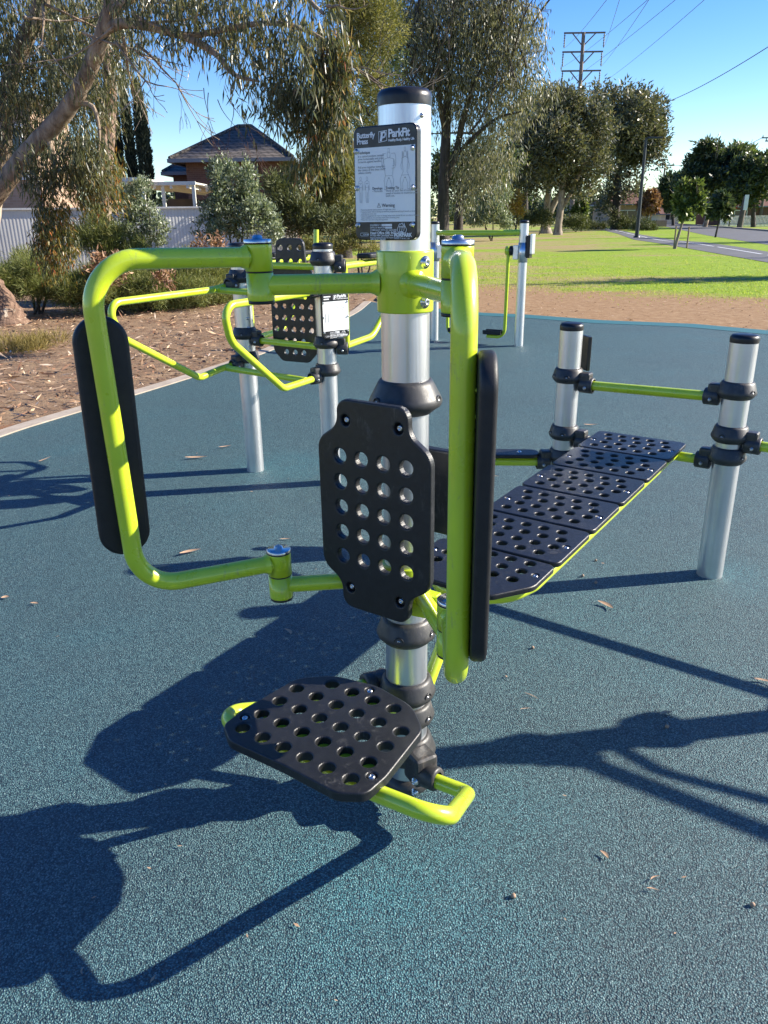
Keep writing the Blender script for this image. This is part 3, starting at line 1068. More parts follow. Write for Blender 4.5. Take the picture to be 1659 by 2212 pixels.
            sm.build('muscle_drawing', MAT['print_soft'], pn); sm = MB()
    else:
        tx(gm, 'Technique', .055, .775, .03)
        gm.build('sign_print', MAT['print_grey'], pn); gm = MB()
        for i in range(5): line(sm, [(.055, .74 - .03 * i), (.40 - .05 * (i % 2), .74 - .03 * i)], .006)
        for i in range(4): line(sm, [(.06, .26 - .022 * i), (.92 - .2 * (i % 2), .26 - .022 * i)], .006)
        for i in range(3): line(sm, [(.52, .43 - .03 * i), (.92 - .1 * i, .43 - .03 * i)], .006)
        line(sm, [(.52, .72), (.62, .66), (.70, .72), (.80, .66), (.86, .74)], .01)
        line(sm, [(.60, .62), (.70, .66), (.80, .60)], .01)
        for cx in (.10, .20): line(sm, [(cx, .55), (cx, .36)], .02)
        gm.build('sign_print', MAT['print_grey'], pn)
        sm.build('sign_drawing', MAT['print_soft'], pn)
    for (u, v) in ((.03, .80), (.96, .80), (.03, .47), (.965, .46), (.03, .125), (.955, .125)):
        bolt(pn, Vector(c) + right * U(u) + UP * V(v) + nrm * .001, nrm, .0042 * k, 'screw')
    return pn


sign_panel(press, M(0.080, 0.0, 1.670), Lv, Dv, None, True, 1.0)
mb = MB(); mb.box(M(0.058, 0, 1.67), .012, .05, .16, (Dv, Lv, UP), .003)
mb.build('sign_bracket', MAT['sign_black'], press)

# ---------------------------------------------------------- bench with its posts
BX = azv(144.0)            # across the bench, from post B towards post A
BD = azv(AX)               # down the bench, towards the press
Bp = Vector((1.540, 3.300, 0))
Ap = Bp + BX * 0.775
Cp = Bp - BX * 1.545
bench = thing('sit_up_bench', Ap * .5 + Bp * .5, 'perforated black six board sit up bench on lime green rails between silver posts', 'gym bench')
pa = post(bench, Ap, 1.105, 0.0545)
pb = post(bench, Bp, 1.105, 0.0575)
pc = post(bench, Cp, 1.43, 0.0575)
azA, azB = 144 + 180, 144
collar(bench, Ap, 0.872, (azA,), 0.0545, 0.078, .072, (250, 190))
collar(bench, Ap, 0.587, (azA,), 0.0545, 0.078, .072, (250, 190))
collar(bench, Ap, 0.470, (180,), 0.0545, 0.076, .06, ())
collar(bench, Bp, 0.885, (azB,), 0.0575, 0.082, .076, (300,))
collar(bench, Bp, 0.690, (azA,), 0.0575, 0.082, .076, (220,))
collar(bench, Bp, 0.592, (azB,), 0.0575, 0.082, .076, (300,))
collar(bench, Cp, 0.705, (azB,), 0.0575, 0.082, .076, ())
collar(bench, Cp, 1.235, (azA,), 0.0575, 0.082, .076, ())
collar(bench, Cp, 0.99, (azB,), 0.0575, 0.082, .076, ())
tube_part('rail', [Ap - BX * .09 + UP * .830, Bp + BX * .09 + UP * .843], .0225, bench)
tube_part('rail', [Ap - BX * .09 + UP * .545, Bp + BX * .09 + UP * .550], .0225, bench)
tube_part('rail', [Bp - BX * .09 + UP * .648, Cp + BX * .09 + UP * .663], .0225, bench)
tube_part('rail', [Ap + azv(180) * .09 + UP * .428, Ap + azv(180) * .75 + azv(90) * .05 + UP * .428], .0225, bench)
tube_part('rail', [Cp - BX * .09 + UP * 1.193, Cp - BX * 1.1 + UP * 1.193], .0235, bench)
tube_part('grab_loop', [Cp - BX * .05 + UP * 1.10, Cp - BX * .25 + UP * 1.13, Cp - BX * .9 + UP * 1.03], .016, bench, .2)
mb = MB(); mb.box(Ap + azv(324) * .0 + Vector((.088, .035, .97)), .02, .075, .165, (azv(10), azv(100), UP), .006)
mb.build('sign_panel', MAT['sign_black'], bench, 'narrow black sign plate seen edge on')

# boards: first edge at the top rail
W2 = 0.212
top_c = Vector((1.418, 3.452, 0)) + BX * W2 + UP * 0.592
bl = 0.3045
slope = (BD * math.cos(R(1.3)) - UP * math.sin(R(1.3))).normalized()
bn = BX.cross(slope).normalized()
if bn.z < 0: bn = -bn
hb = [(x, y, .0175) for x in (-.135, -.0675, 0, .0675, .135) for y in (-.095, -.032, .032, .095)]
for i in range(6):
    c = top_c + slope * (bl * (i + .5))
    sel = [h for k, h in enumerate(hb) if not (i == 0 and False)]
    L2 = bl / 2 - .006
    if i == 5:
        ol = round_poly([(-.125, L2), (-W2, .02), (-W2, -L2), (W2, -L2), (W2, .02), (.125, L2)], [.04, .06, .028, .028, .06, .04], 6)
        hol = [(x, y - .02, r) for x, y, r in hb if y < .05]
    else:
        ol = round_rect(-W2, -L2, W2, L2, .028, 6)
        hol = [(x + (.012 if abs(y) > .05 else -.012), y, r) for x, y, r in hb]
    hol = hol + [(sx * .183, 0.01 if i < 5 else -.05, .011) for sx in (-1, 1)]
    mb = MB(); put(mb, plate_mesh(ol, hol, .019, .005, 18), c + bn * .004, (BX, slope, bn))
    bd_ = mb.build('bench_board', MAT['black_board'], bench)
    for sx in (-1, 1):
        bolt(bd_, c + BX * sx * .183 + slope * (0.01 if i < 5 else -.05) + bn * .006, bn, .009)
        mb = MB(); mb.lathe([(.0112, 0), (0, 0)], c + BX * sx * .183 + slope * (0.01 if i < 5 else -.05) + bn * .001, bn, 14)
        mb.build('bolt_pocket', MAT['black_board'], bd_)
    if i == 4:
        mk = MB()
        for (x, y, r_) in ((0, 0, .014), (-.019, .013, .006), (-.008, .022, .0065), (.007, .023, .0065), (.019, .014, .006)):
            mk.lathe([(r_, .0002), (0, .0002)], c + bn * .0136 - BX * (.165 - x) + slope * (.075 - y), bn, 12)
        mk.build('muddy_paw_print', MAT['grey_plastic'], bd_)
e0 = top_c + slope * .03 - bn * .030
e1 = top_c + slope * (bl * 6 - .115) - bn * .030
tube_part('bench_frame', [e0 - BX * .172, e1 - BX * .172 - slope * .10, e1 - BX * .145, e1 + slope * .07 - BX * .06, e1 + slope * .07 + BX * .06, e1 + BX * .145, e1 + BX * .172 - slope * .10, e0 + BX * .172], .0215, bench, [.1, .12, .08, .08, .12, .1], 20)
mb = MB()
for i in range(6):
    c = top_c + slope * (bl * (i + .5)) - bn * .012
    mb.box(c, .35, .03, .01, (BX, slope, bn), .002)
mb.build('cross_strap', LIME, bench)
tube_part('bench_stem', [e1 + slope * .05, e1 + slope * .09 - UP * .05, M(-.085, 0, .25)], .02, bench, .05)
# the flat hand board beside the bench, on the short rail
mb = MB()
hc = Ap + azv(180) * .36 + azv(90) * .02 + UP * .469
put(mb, plate_mesh(round_rect(-.24, -.055, .24, .055, .05, 10), [], .02, .006), hc, (azv(176), azv(266), UP))
hb_ = mb.build('hand_board', MAT['black_board'], bench)
bolt(hb_, hc + azv(356) * .14 + UP * .0105, UP, .009)

# ---------------------------------------------------------- dip and leg raise station
PL = Vector((-0.876, 5.036, 0)); PR = Vector((-0.335, 4.742, 0))
Sv = (PR - PL).normalized(); SWd = (PR - PL).length
Ev = Vector((Sv.y, -Sv.x, 0))
if Ev.y > 0: Ev = -Ev
aS = math.degrees(math.atan2(Sv.y, Sv.x)); aE = math.degrees(math.atan2(Ev.y, Ev.x))


def K(s, e, z): return PL + Sv * s + Ev * e + UP * z


dip = thing('dip_station', (PL + PR) * .5, 'lime green dip bars and leg raise station with perforated backrest on two silver posts', 'gym machine')
p1 = post(dip, PL, 1.455, .058); p2 = post(dip, PR, 1.455, .058)
for z in (1.02, .96, .90, .84):
    d = azv(aE + 62)
    bolt(p1, PL + d * .058 + UP * z, d, .007)
collar(dip, PL, 1.275, (aE,), h=.08, rmax=.082, bolts=(aE + 60,))
collar(dip, PL, .925, (aS,), h=.075, bolts=(aE + 20,))
collar(dip, PL, .775, (aE - 10,), h=.075, bolts=())
collar(dip, PR, 1.385, (aS + 25, ), h=.08, bolts=(aE + 10,))
collar(dip, PR, 1.245, (aE - 20,), h=.06, bolts=())
collar(dip, PR, .905, (aS + 25,), h=.075, bolts=(aE + 10,))
collar(dip, PR, .738, (aE - 20,), h=.075, bolts=())
RT = .0205
# hoops
hpR = SWd - .03
tube_part('dip_bar', [K(hpR, .07, 1.20), K(hpR - .01, .89, 1.20), K(hpR - .01, .85, 1.02), K(hpR, .43, .695), K(hpR, .07, .695)], RT, dip, [.13, .13, .09], 18)
hpL = -.06
tube_part('dip_bar', [K(hpL + .03, .07, 1.225), K(hpL, .20, 1.205), K(hpL, 1.06, 1.205), K(hpL, .98, 1.02), K(hpL, .40, .70), K(hpL, .20, .72), K(hpL + .03, .07, .735)], RT, dip, [.05, .13, .13, .09, .05], 18)
tube_part('cross_tube', [K(hpL, .16, 1.200), K(hpR, .16, 1.185)], .0195, dip)
tube_part('cross_tube', [K(hpL, .16, .722), K(hpR, .20, .700)], .0195, dip)
# leg raise side
tube_part('cross_tube', [K(.08, 0, .882), K(SWd - .07, 0, .870)], .0205, dip)
tube_part('cross_tube', [K(.0, -.03, 1.34), K(SWd, -.03, 1.335)], .0205, dip)
for s, nm in ((SWd + .085, 'r'), (-.02, 'l')):
    e_ = -.02
    tube_part('arm_rest_frame', [K(s - .02, e_, 1.335), K(s, -.30, 1.34), K(s, -.92, 1.345)], .0205, dip, .1)
    tube_part('arm_rest_brace', [K(s - .01, e_, .865), K(s, -.42, .885), K(s, -.66, 1.06), K(s, -.66, 1.34)], .0205, dip, [.16, .16])
    tube_part('arm_rest_post', [K(s, -.10, .868), K(s, -.10, 1.335)], .0185, dip)
    tube_part('hand_grip', [K(s, -.90, 1.33), K(s, -.92, 1.53)], .019, dip)
    mb = MB(); put(mb, plate_mesh(round_rect(-.055, -.24, .055, .24, .03, 8), [], .028, .008), K(s, -.56, 1.384), (Sv, Ev, UP))
    mb.build('arm_rest', MAT['rubber_pad'], dip)
bo3 = [(-.10, .40), (.10, .40), (.112, .24), (.165, .20), (.165, -.28), (.10, -.345), (-.10, -.345), (-.165, -.28), (-.165, .20), (-.112, .24)]
ol = round_poly(bo3, [.045, .045, .05, .05, .06, .05, .05, .06, .05, .05], 6)
h3 = [(x, y, .0175) for x in (-.07, 0, .07) for y in (.345, .265)]
h3 += [(x, y, .0175) for x in (-.132, -.066, 0, .066, .132) for y in (.142, .071, .0, -.071, -.142)] + [(x, y, .0175) for x in (-.066, 0, .066) for y in (-.213, -.284)]
mb = MB(); put(mb, plate_mesh(ol, h3, .02, .004, 18), K(.335, -.075, 1.095), (Sv, UP, -Ev))
mb.build('backrest', MAT['black_board'], dip)
d_ = (Ev * .45 + Sv * .9).normalized(); r_ = Vector((-d_.y, d_.x, 0))
cs = PR + d_ * .082 + UP * 1.065
sign_panel(dip, cs + Vector((0.02, 0, 0)), r_, d_, None, False, 1.12, 'white instruction sign with black bands')

# ---------------------------------------------------------- air walker
F1 = G(1120, 747); F2 = G(938, 734)
s2 = (F1 - F2).normalized(); e2v = Vector((s2.y, -s2.x, 0))
wk = thing('air_walker', (F1 + F2) * .5, 'two post air walker with lime green top rail and hanging black foot pads', 'gym machine')
zt = YD(1133, 479, F1.y).z
post(wk, F1, zt, .058); post(wk, F2, zt, .056)
zr = zt - .125
tube_part('top_rail', [F2 + s2 * .03 + UP * zr, F2 + s2 * .25 + e2v * .16 + UP * zr, F1 - s2 * .25 + e2v * .16 + UP * zr, F1 - s2 * .03 + UP * zr], .034, wk, .3)
for (Fp, d, lab) in ((F1, -s2, None), (F2, s2, None)):
    zp = 1.17
    mb = MB()
    mb.box(Fp + d * .085 + UP * zp, .07, .09, .17, (d, e2v, UP), .008)
    mb.lathe([(.0585, -.12), (.061, -.12), (.061, .12), (.0585, .12)], Fp + UP * zp, UP, 24)
    pv = mb.build('pivot_housing', MAT['aluminium'], wk)
    mb = MB(); mb.lathe([(0, 0), (.06, 0), (.06, .05), (0, .05)], Fp + d * .118 + UP * (zp + .02), d, 24)
    mb.build('bearing', MAT['cap_black'], pv)
    q = Fp + d * .195
    sw = MB()
    sw.lathe([(0, -.03), (.055, -.03), (.055, .03), (0, .03)], q + UP * (zp + .02), d, 20)
    sw.tube([q + UP * (zp + .03), q + d * .01 + UP * .10, q + d * .26 + UP * .10], .0225, 16, .11)
    so_ = sw.build('swing_leg', LIME, wk)
    mb = MB()
    mb.box(q + d * .17 + UP * .142, .26, .13, .026, (d, e2v, UP), .01)
    for sg in (-1, 1):
        mb.box(q + d * .17 + e2v * .058 * sg + UP * .168, .26, .014, .035, (d, e2v, UP), .005)
    mb.box(q + d * .05 + UP * .168, .014, .12, .035, (d, e2v, UP), .005)
    mb.build('foot_pad', MAT['rubber_pad'], so_)
mb = MB()
mb.box(F1 + s2 * .082 + e2v * -.0 + UP * 1.24, .045, .10, .27, (s2, e2v, UP), .006)
sb_ = mb.build('sign_bracket', MAT['cap_black'], wk)
mb = MB(); mb.box(F1 + s2 * .122 + UP * 1.27, .03, .11, .24, (s2, e2v, UP), .01)
mb.build('sign_panel', MAT['aluminium'], sb_)
tube_part('side_rail', [F1 + e2v * -.07 + s2 * -.05 + UP * 1.05, F1 + e2v * -.07 + s2 * -.05 + UP * .16], .014, wk)

# ---------------------------------------------------------- ground
def sheet(name, pts, z, mat, kind='structure', label=None, cat=None, sub=0):
    mb = MB()
    mb.add([(p[0], p[1], z) for p in pts], [tuple(range(len(pts)))], False)
    ob = mb.build(name, mat)
    tag(ob, label, cat, None, kind)
    me = ob.data
    if me.polygons[0].normal.z < 0: me.flip_normals()
    return ob


mb = MB()
mb.add([(-1500, -1500, -.060), (1500, -1500, -.060), (1500, 2500, -.060), (-1500, 2500, -.060)], [(0, 1, 2, 3)], False)
tag(mb.build('ground', MAT['dirt']), 'bare brown ground reaching to the horizon', 'ground', None, 'structure')

kerb_px = [(0, 945), (190, 885), (440, 808), (600, 752), (760, 682), (815, 645)]
kp = [(-3.35, -6.0, 0), (-3.55, -1.5, 0), (-3.55, 2.0, 0), (-3.36, 4.6, 0)] + [tuple(G(*p)) for p in kerb_px]
kp[-1] = (-0.20, 16.3, 0)
kin = [tuple(p) for p in smooth_path(kp, 6)]


def offset2(path, d):
    out = []
    for i, p in enumerate(path):
        a = Vector(path[max(i - 1, 0)]); b = Vector(path[min(i + 1, len(path) - 1)])
        t = (b - a); t.z = 0; t.normalize()
        out.append((p[0] - t.y * d, p[1] + t.x * d, 0))
    return out


kout = offset2(kin, .145)
# far and right edges of the rubber
edge_px = [(1045, 676), (1140, 680), (1300, 692), (1500, 700), (1659, 714)]
re_ = [G(*p) for p in edge_px]
far = [Vector((0.25, 15.65, 0))] + [Vector((p.x, p.y, 0)) for p in re_] + [Vector((9.5, 8.3, 0)), Vector((11, 2, 0)), Vector((11, -6, 0))]
rub = [(p[0], p[1]) for p in kin] + [(p.x, p.y) for p in far]
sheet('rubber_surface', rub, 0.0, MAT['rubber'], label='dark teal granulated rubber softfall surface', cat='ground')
bi = far[:7]
nb = Vector((.607, .795, 0))
band = [(p.x, p.y) for p in bi] + [(p.x - nb.x * .42, p.y - nb.y * .42) for p in reversed(bi)]
sheet('rubber_border', band, 0.004, MAT['rubber_border'], label='brighter teal border strip along the rubber surface', cat='ground')
mb = MB()
n = len(kin)
vs = []
for a, b in zip(kin, kout):
    vs += [(a[0], a[1], -.05), (a[0], a[1], .010), (b[0], b[1], .012), (b[0], b[1], -.07)]
fs = []
for i in range(n - 1):
    for k in range(3):
        fs.append((i * 4 + k, i * 4 + k + 1, (i + 1) * 4 + k + 1, (i + 1) * 4 + k))
mb.add(vs, fs, False)
kb = mb.build('kerb', MAT['concrete'])
tag(kb, 'pale concrete edging strip between rubber and bark mulch', 'kerb', None, 'structure')
# mulch bed left of the kerb
mul = [(p[0], p[1]) for p in kout] + [(0.6, 24), (-2, 34), (-40, 34), (-40, -8)]
sheet('mulch_bed', mul, -.030, MAT['mulch_soil'], label='brown bark mulch garden bed left of the kerb', cat='ground')
# lawn
lawn = [(p.x, p.y) for p in far] + [(40, -6), (400, 10), (500, 700), (-30, 700), (-14, 60), (-2, 34), (0.6, 24), (-.1, 17.2)]
sheet('lawn', lawn, -.022, MAT['lawn'], label='patchy green lawn with worn brown areas', cat='lawn')
# path with a white edge line, grass strip, road
pl_ = [(1250, 489), (1288, 493.5), (1336, 505), (1369, 517), (1430, 526), (1527, 543), (1659, 566)]
pr_ = [(1262, 488), (1333, 496), (1388, 507), (1462, 519), (1520, 522.5), (1590, 532), (1659, 543)]
ext = lambda a, b, k: (a[0] + (b[0] - a[0]) * k, a[1] + (b[1] - a[1]) * k)
gl = [G(*p) for p in pl_]; gr_ = [G(*p) for p in pr_]
gl.append(gl[-1] + (gl[-1] - gl[-2]) * 2.0); gr_.append(gr_[-1] + (gr_[-1] - gr_[-2]) * 1.4)
sheet('footpath', [(p.x, p.y) for p in gl] + [(p.x, p.y) for p in reversed(gr_)], -.010, MAT['asphalt'], label='grey asphalt footpath curving past the lamp post', cat='path')
lm = MB()
cen = [a.lerp(b, .62) for a, b in zip(gl, gr_)]
cs_ = smooth_path([(p.x, p.y, 0) for p in cen], 10)
acc = 0
for a, b in zip(cs_[:-1], cs_[1:]):
    a = Vector(a); b = Vector(b); d = (b - a); L = d.length; d.normalize(); s_ = Vector((-d.y, d.x, 0)) * .06
    m_ = max(int(L / .8), 1)
    for k in range(m_):
        acc += L / m_
        if acc % 9 > 7.6: continue
        p = a + d * (L * k / m_); q = a + d * (L * (k + 1) / m_)
        lm.add([(v.x, v.y, -.005) for v in (p - s_, q - s_, q + s_, p + s_)], [(0, 1, 2, 3)], False)
tag(lm.build('path_marking', MAT['white_paint']), 'white painted line along the footpath', 'marking', None, 'structure')
rn = [(1395, 481.5), (1417, 484.5), (1453, 492.5), (1527, 508), (1659, 528)]
rf = [(1400, 479.0), (1430, 481.5), (1504, 487.0), (1560, 491), (1659, 499)]
gn = [G(*p) for p in rn]; gf = [G(*p) for p in rf]
gn.append(gn[-1] + (gn[-1] - gn[-2]) * 1.5); gf.append(gf[-1] + (gf[-1] - gf[-2]) * 1.5)
sheet('road', [(p.x, p.y) for p in gn] + [(p.x, p.y) for p in reversed(gf)], -.012, MAT['asphalt'], label='grey asphalt street beyond the park', cat='road')
vf = [p + Vector((0, 14, 0)) for p in gf]
sheet('verge', [(p.x, p.y) for p in gf] + [(p.x, p.y) for p in reversed(vf)], -.016, MAT['dirt'], label='brown verge on the far side of the street', cat='verge')
kb2 = MB()
for a, b in zip(gf[:-1], gf[1:]):
    d = (b - a).normalized(); s_ = Vector((-d.y, d.x, 0))
    kb2.box((a + b) / 2 + UP * .05, (b - a).length, .3, .14, (d, s_, UP))
tag(kb2.build('kerb', MAT['concrete']), 'far concrete kerb of the street', 'kerb', None, 'structure')

# ---------------------------------------------------------- foliage
RNG = np.random.default_rng(11)


def unit(v):
    return v / np.maximum(np.linalg.norm(v, axis=-1, keepdims=True), 1e-9)


def leaf_object(name, mat, parent, P, Dn, L, Wd, side=None, curl=0.0):
    """N leaves: base points P, directions Dn, lengths L, widths Wd -> one crown mesh of lens-shaped leaves"""
    N = len(P)
    Dn = unit(Dn)
    rnd = RNG.normal(size=(N, 3)) if side is None else side
    S = unit(np.cross(Dn, rnd))
    o_ = np.array(org(parent)) if parent is not None else np.zeros(3)
    B = P - o_
    L = np.broadcast_to(L, (N,))[:, None]; Wd = np.broadcast_to(Wd, (N,))[:, None]
    nrm = np.cross(S, Dn)
    v0 = B; v1 = B + Dn * L * .42 + S * Wd * .5 + nrm * L * curl; v2 = B + Dn * L; v3 = B + Dn * L * .42 - S * Wd * .5 + nrm * L * curl
    V = np.stack([v0, v1, v2, v3], 1).reshape(-1, 3)
    me = bpy.data.meshes.new(name)
    me.vertices.add(4 * N)
    me.vertices.foreach_set('co', V.astype(np.float32).ravel())
    me.loops.add(4 * N)
    me.loops.foreach_set('vertex_index', np.arange(4 * N, dtype=np.int32))
    me.polygons.add(N)
    me.polygons.foreach_set('loop_start', np.arange(0, 4 * N, 4, dtype=np.int32))
    me.materials.append(mat)
    me.update(calc_edges=True)
    ob = bpy.data.objects.new(name, me)
    link(ob, parent)
    return ob


def in_blobs(blobs, n, shell=0.0, rng=None):
    """n random points in a list of ellipsoids (cx,cy,cz,rx,ry,rz[,w])"""
    rng = rng or RNG
    B = np.array([list(b) + [1.0] * (7 - len(b)) for b in blobs], float)
    vol = B[:, 3] * B[:, 4] * B[:, 5] * B[:, 6]
    idx = rng.choice(len(B), n, p=vol / vol.sum())
    d = unit(rng.normal(size=(n, 3)))
    r = rng.random(n) ** (1 / 3)
    if shell > 0:
        r = shell + (1 - shell) * rng.random(n) ** .7
    return B[idx, :3] + d * r[:, None] * B[idx, 3:6], d, idx


def hanging(blobs, n_str, per, drop, L, Wd, spread=.05, shell=0.0, spray=0.35, droop=1.0):
    """drooping twigs: strings of leaves that hang from points in the blobs"""
    P0, d, _ = in_blobs(blobs, n_str, shell)
    ln = drop * RNG.uniform(.4, 1.25, n_str)
    hd = RNG.normal(size=(n_str, 3)) * spray; hd[:, 2] = -droop
    hd = unit(hd)
    t = np.sort(RNG.random((n_str, per)), 1)
    bend = RNG.normal(size=(n_str, 1, 3)) * .12
    P = P0[:, None, :] + hd[:, None, :] * (ln[:, None] * t)[..., None] + bend * (t * t * ln[:, None])[..., None]
    P = P + RNG.normal(size=P.shape) * spread
    Dn = RNG.normal(size=P.shape) * .5; Dn[..., 2] -= 1.0 * droop
    Dn = Dn + hd[:, None, :] * .5
    P = P.reshape(-1, 3); Dn = Dn.reshape(-1, 3)
    N = len(P)
    return P, Dn, L * RNG.uniform(.6, 1.25, N), Wd * RNG.uniform(.7, 1.3, N)


def break_up(blobs, k, lo=.28, hi=.5, push=.72):
    out = []
    for b in blobs:
        out.append((b[0], b[1], b[2], b[3] * .72, b[4] * .72, b[5] * .72, .45))
        for _ in range(k):
            d = np.array([random.gauss(0, 1) for _ in range(3)]); d /= np.linalg.norm(d)
            q = random.uniform(lo, hi)
            out.append((b[0] + d[0] * b[3] * push, b[1] + d[1] * b[4] * push, b[2] + d[2] * b[5] * push, b[3] * q, b[4] * q, b[5] * q * .9, 1.5))
    return out


def tufts(blobs, n, per, rad, L, Wd, shell=.55, up=.2):
    """leafy clumps: n clusters with leaves pointing outwards"""
    P0, d, _ = in_blobs(blobs, n, shell)
    out = d[:, None, :] + RNG.normal(size=(n, per, 3)) * .8
    out[..., 2] += up
    P = P0[:, None, :] + unit(RNG.normal(size=(n, per, 3))) * (rad * 1.9 * RNG.random((n, per, 1)))
    P = P.reshape(-1, 3); N = len(P)
    return P, out.reshape(-1, 3), L * RNG.uniform(.6, 1.3, N), Wd * RNG.uniform(.7, 1.3, N)


def blob(px, py, rx, ry, Y, dz=None, w=1.0):
    """ellipsoid seen at (px,py) with half sizes rx, ry (survey pixels) at distance Y"""
    c = YD(px, py, Y)
    k = (c - EYE).dot(_f) / FPX
    a, b = rx * k, ry * k
    return (c.x, c.y, c.z, a, dz if dz else (a + b) / 2, b, w)


def limb(mb, pts, seg=12, n=5, jit=.05):
    """pts: (x, y, z, r) tapered limb"""
    q = smooth_path(pts, n)
    P = [Vector(p[:3]) for p in q]
    rad = [p[3] for p in q]
    base = len(mb.v)
    T = [(P[min(i + 1, len(P) - 1)] - P[max(i - 1, 0)]).normalized() for i in range(len(P))]
    ref = Vector((1, 0, 0)) if abs(T[0].x) < .9 else Vector((0, 1, 0))
    N = (ref - T[0] * ref.dot(T[0])).normalized()
    vs, fs = [], []
    for i in range(len(P)):
        N = (N - T[i] * N.dot(T[i])).normalized(); B = T[i].cross(N)
        for k in range(seg):
            a = 2 * math.pi * k / seg
            vs.append(P[i] + (N * math.cos(a) + B * math.sin(a)) * rad[i] * (1 + random.uniform(-jit, jit)))
    for i in range(len(P) - 1):
        for k in range(seg):
            k2 = (k + 1) % seg
            fs.append((i * seg + k, i * seg + k2, (i + 1) * seg + k2, (i + 1) * seg + k))
    mb.add(vs, fs, True)


def L4(px, py, Y, r):
    c = YD(px, py, Y)
    return (c.x, c.y, c.z, r)


def join(*sets):
    return [np.concatenate(x) for x in zip(*sets)]


def fork(mb, p, d, ln, r, depth, spread=.5, up=.25, minr=.008):
    """a small branching limb"""
    d = Vector(d).normalized()
    q = Vector(p)
    pts = [(q.x, q.y, q.z, r)]
    for i in range(3):
        d = (d + Vector((random.uniform(-.22, .22), random.uniform(-.22, .22), random.uniform(-.1, .2)))).normalized()
        q = q + d * ln / 3
        pts.append((q.x, q.y, q.z, max(r * (1 - .2 * (i + 1)), minr)))
    limb(mb, pts, 7, 3)
    if depth > 0:
        for k in range(random.choice((2, 3))):
            e = (d + Vector((random.uniform(-spread, spread), random.uniform(-spread, spread), random.uniform(-.1, up)))).normalized()
            fork(mb, q, e, ln * random.uniform(.6, .85), max(r * .48, minr), depth - 1, spread, up, minr)


# ---- the big gum on the left, leaning out over the rubber
gb = G(22, 700, -.03)
gum = thing('gum_tree', gb, 'large leaning gum tree with flaking bark and drooping grey green leaves beside the mulch bed', 'tree')
tk = MB()
Yg = gb.y
limb(tk, [(gb.x - .10, gb.y, -.15, .48), (gb.x - .14, gb.y, .12, .34), (gb.x - .33, gb.y, .7, .25), L4(-40, 560, Yg, .20), L4(-45, 470, Yg, .175), L4(-4, 416, Yg, .155), L4(48, 345, Yg - .1, .145), L4(100, 288, Yg - .3, .135), L4(152, 226, Yg - .5, .125), L4(188, 160, Yg - .7, .118), L4(216, 90, Yg - .9, .112), L4(238, 20, Yg - 1, .105), L4(254, -60, Yg - 1.1, .10), L4(262, -220, Yg - 1.3, .07)], 16, 6)
limb(tk, [L4(-40, 540, Yg, .20), L4(-18, 440, Yg + .5, .17), L4(4, 330, Yg + .6, .15), L4(10, 230, Yg + .7, .14), L4(40, 120, Yg + .7, .13), L4(84, 20, Yg + .6, .13), L4(100, -70, Yg + .5, .11), L4(110, -220, Yg + .4, .08)], 12, 5)
limb(tk, [L4(228, 62, Yg - .9, .085), L4(270, 50, Yg - 1.2, .07), L4(340, 62, Yg - 1.7, .055), L4(405, 82, Yg - 2.1, .05), L4(465, 115, Yg - 2.4, .042), L4(505, 160, Yg - 2.6, .03), L4(560, 176, Yg - 2.8, .014)], 9, 5)
limb(tk, [L4(405, 82, Yg - 2.1, .04), L4(500, 60, Yg - 2.5, .035), L4(600, 50, Yg - 2.8, .03), L4(690, 80, Yg - 3.0, .022), L4(735, 130, Yg - 3.0, .012)], 8, 5)
limb(tk, [L4(236, 30, Yg - 1, .07), L4(330, -30, Yg - 1.6, .06), L4(470, -50, Yg - 2.3, .05), L4(620, -30, Yg - 2.8, .035), L4(700, 30, Yg - 3.0, .02)], 8, 5)
limb(tk, [L4(100, 285, Yg - .3, .06), L4(112, 330, Yg - .3, .045), L4(120, 385, Yg - .3, .03), L4(112, 430, Yg - .3, .02)], 7, 4)
limb(tk, [L4(150, 225, Yg - .5, .05), L4(200, 230, Yg - .6, .035), L4(215, 300, Yg - .6, .02), L4(200, 380, Yg - .6, .012)], 7, 4)
for _ in range(16):
    px, py = random.uniform(20, 740), random.uniform(-60, 110)
    q = YD(px, py, Yg - 1 - 2 * px / 740)
    fork(tk, q, (random.uniform(-1, 1), random.uniform(-.4, .4), random.uniform(-.5, .2)), .7, .022, 2, .8, -.1, .004)
tk.build('trunk', MAT['gum_bark'], gum)
b1 = [blob(60, 60, 130, 130, Yg + .9, 1.0), blob(200, 90, 120, 120, Yg + .2, .8), blob(90, 210, 120, 100, Yg + .6, .7, 1.1), blob(190, 235, 55, 80, Yg + .1, .5, 1.0), blob(120, 120, 110, 90, Yg - 1.2, .5, .35), blob(30, 330, 60, 60, Yg - .2, .6, .6),
      blob(330, 0, 100, 60, Yg - 1.8, 1.0, .9), blob(450, 0, 110, 60, Yg - 2.2, 1.0, 1.1), blob(560, 50, 90, 110, Yg - 2.6, .9, 1.2), blob(610, 120, 75, 90, Yg - 2.7, .7, 1.1), blob(680, 60, 75, 120, Yg - 2.9, .8, 1.1), blob(270, 85, 55, 45, Yg - 1.0, .5, .8), blob(430, 60, 80, 36, Yg - 2.2, .6, .8), blob(535, 150, 45, 50, Yg - 2.6, .4, .7), blob(-40, 100, 90, 200, Yg, 1.2, .8), blob(300, -150, 500, 110, Yg - 1.5, 2.2, .35)]
A = hanging(b1, 1950, 12, .45, .168, .021, .05, 0, .42)
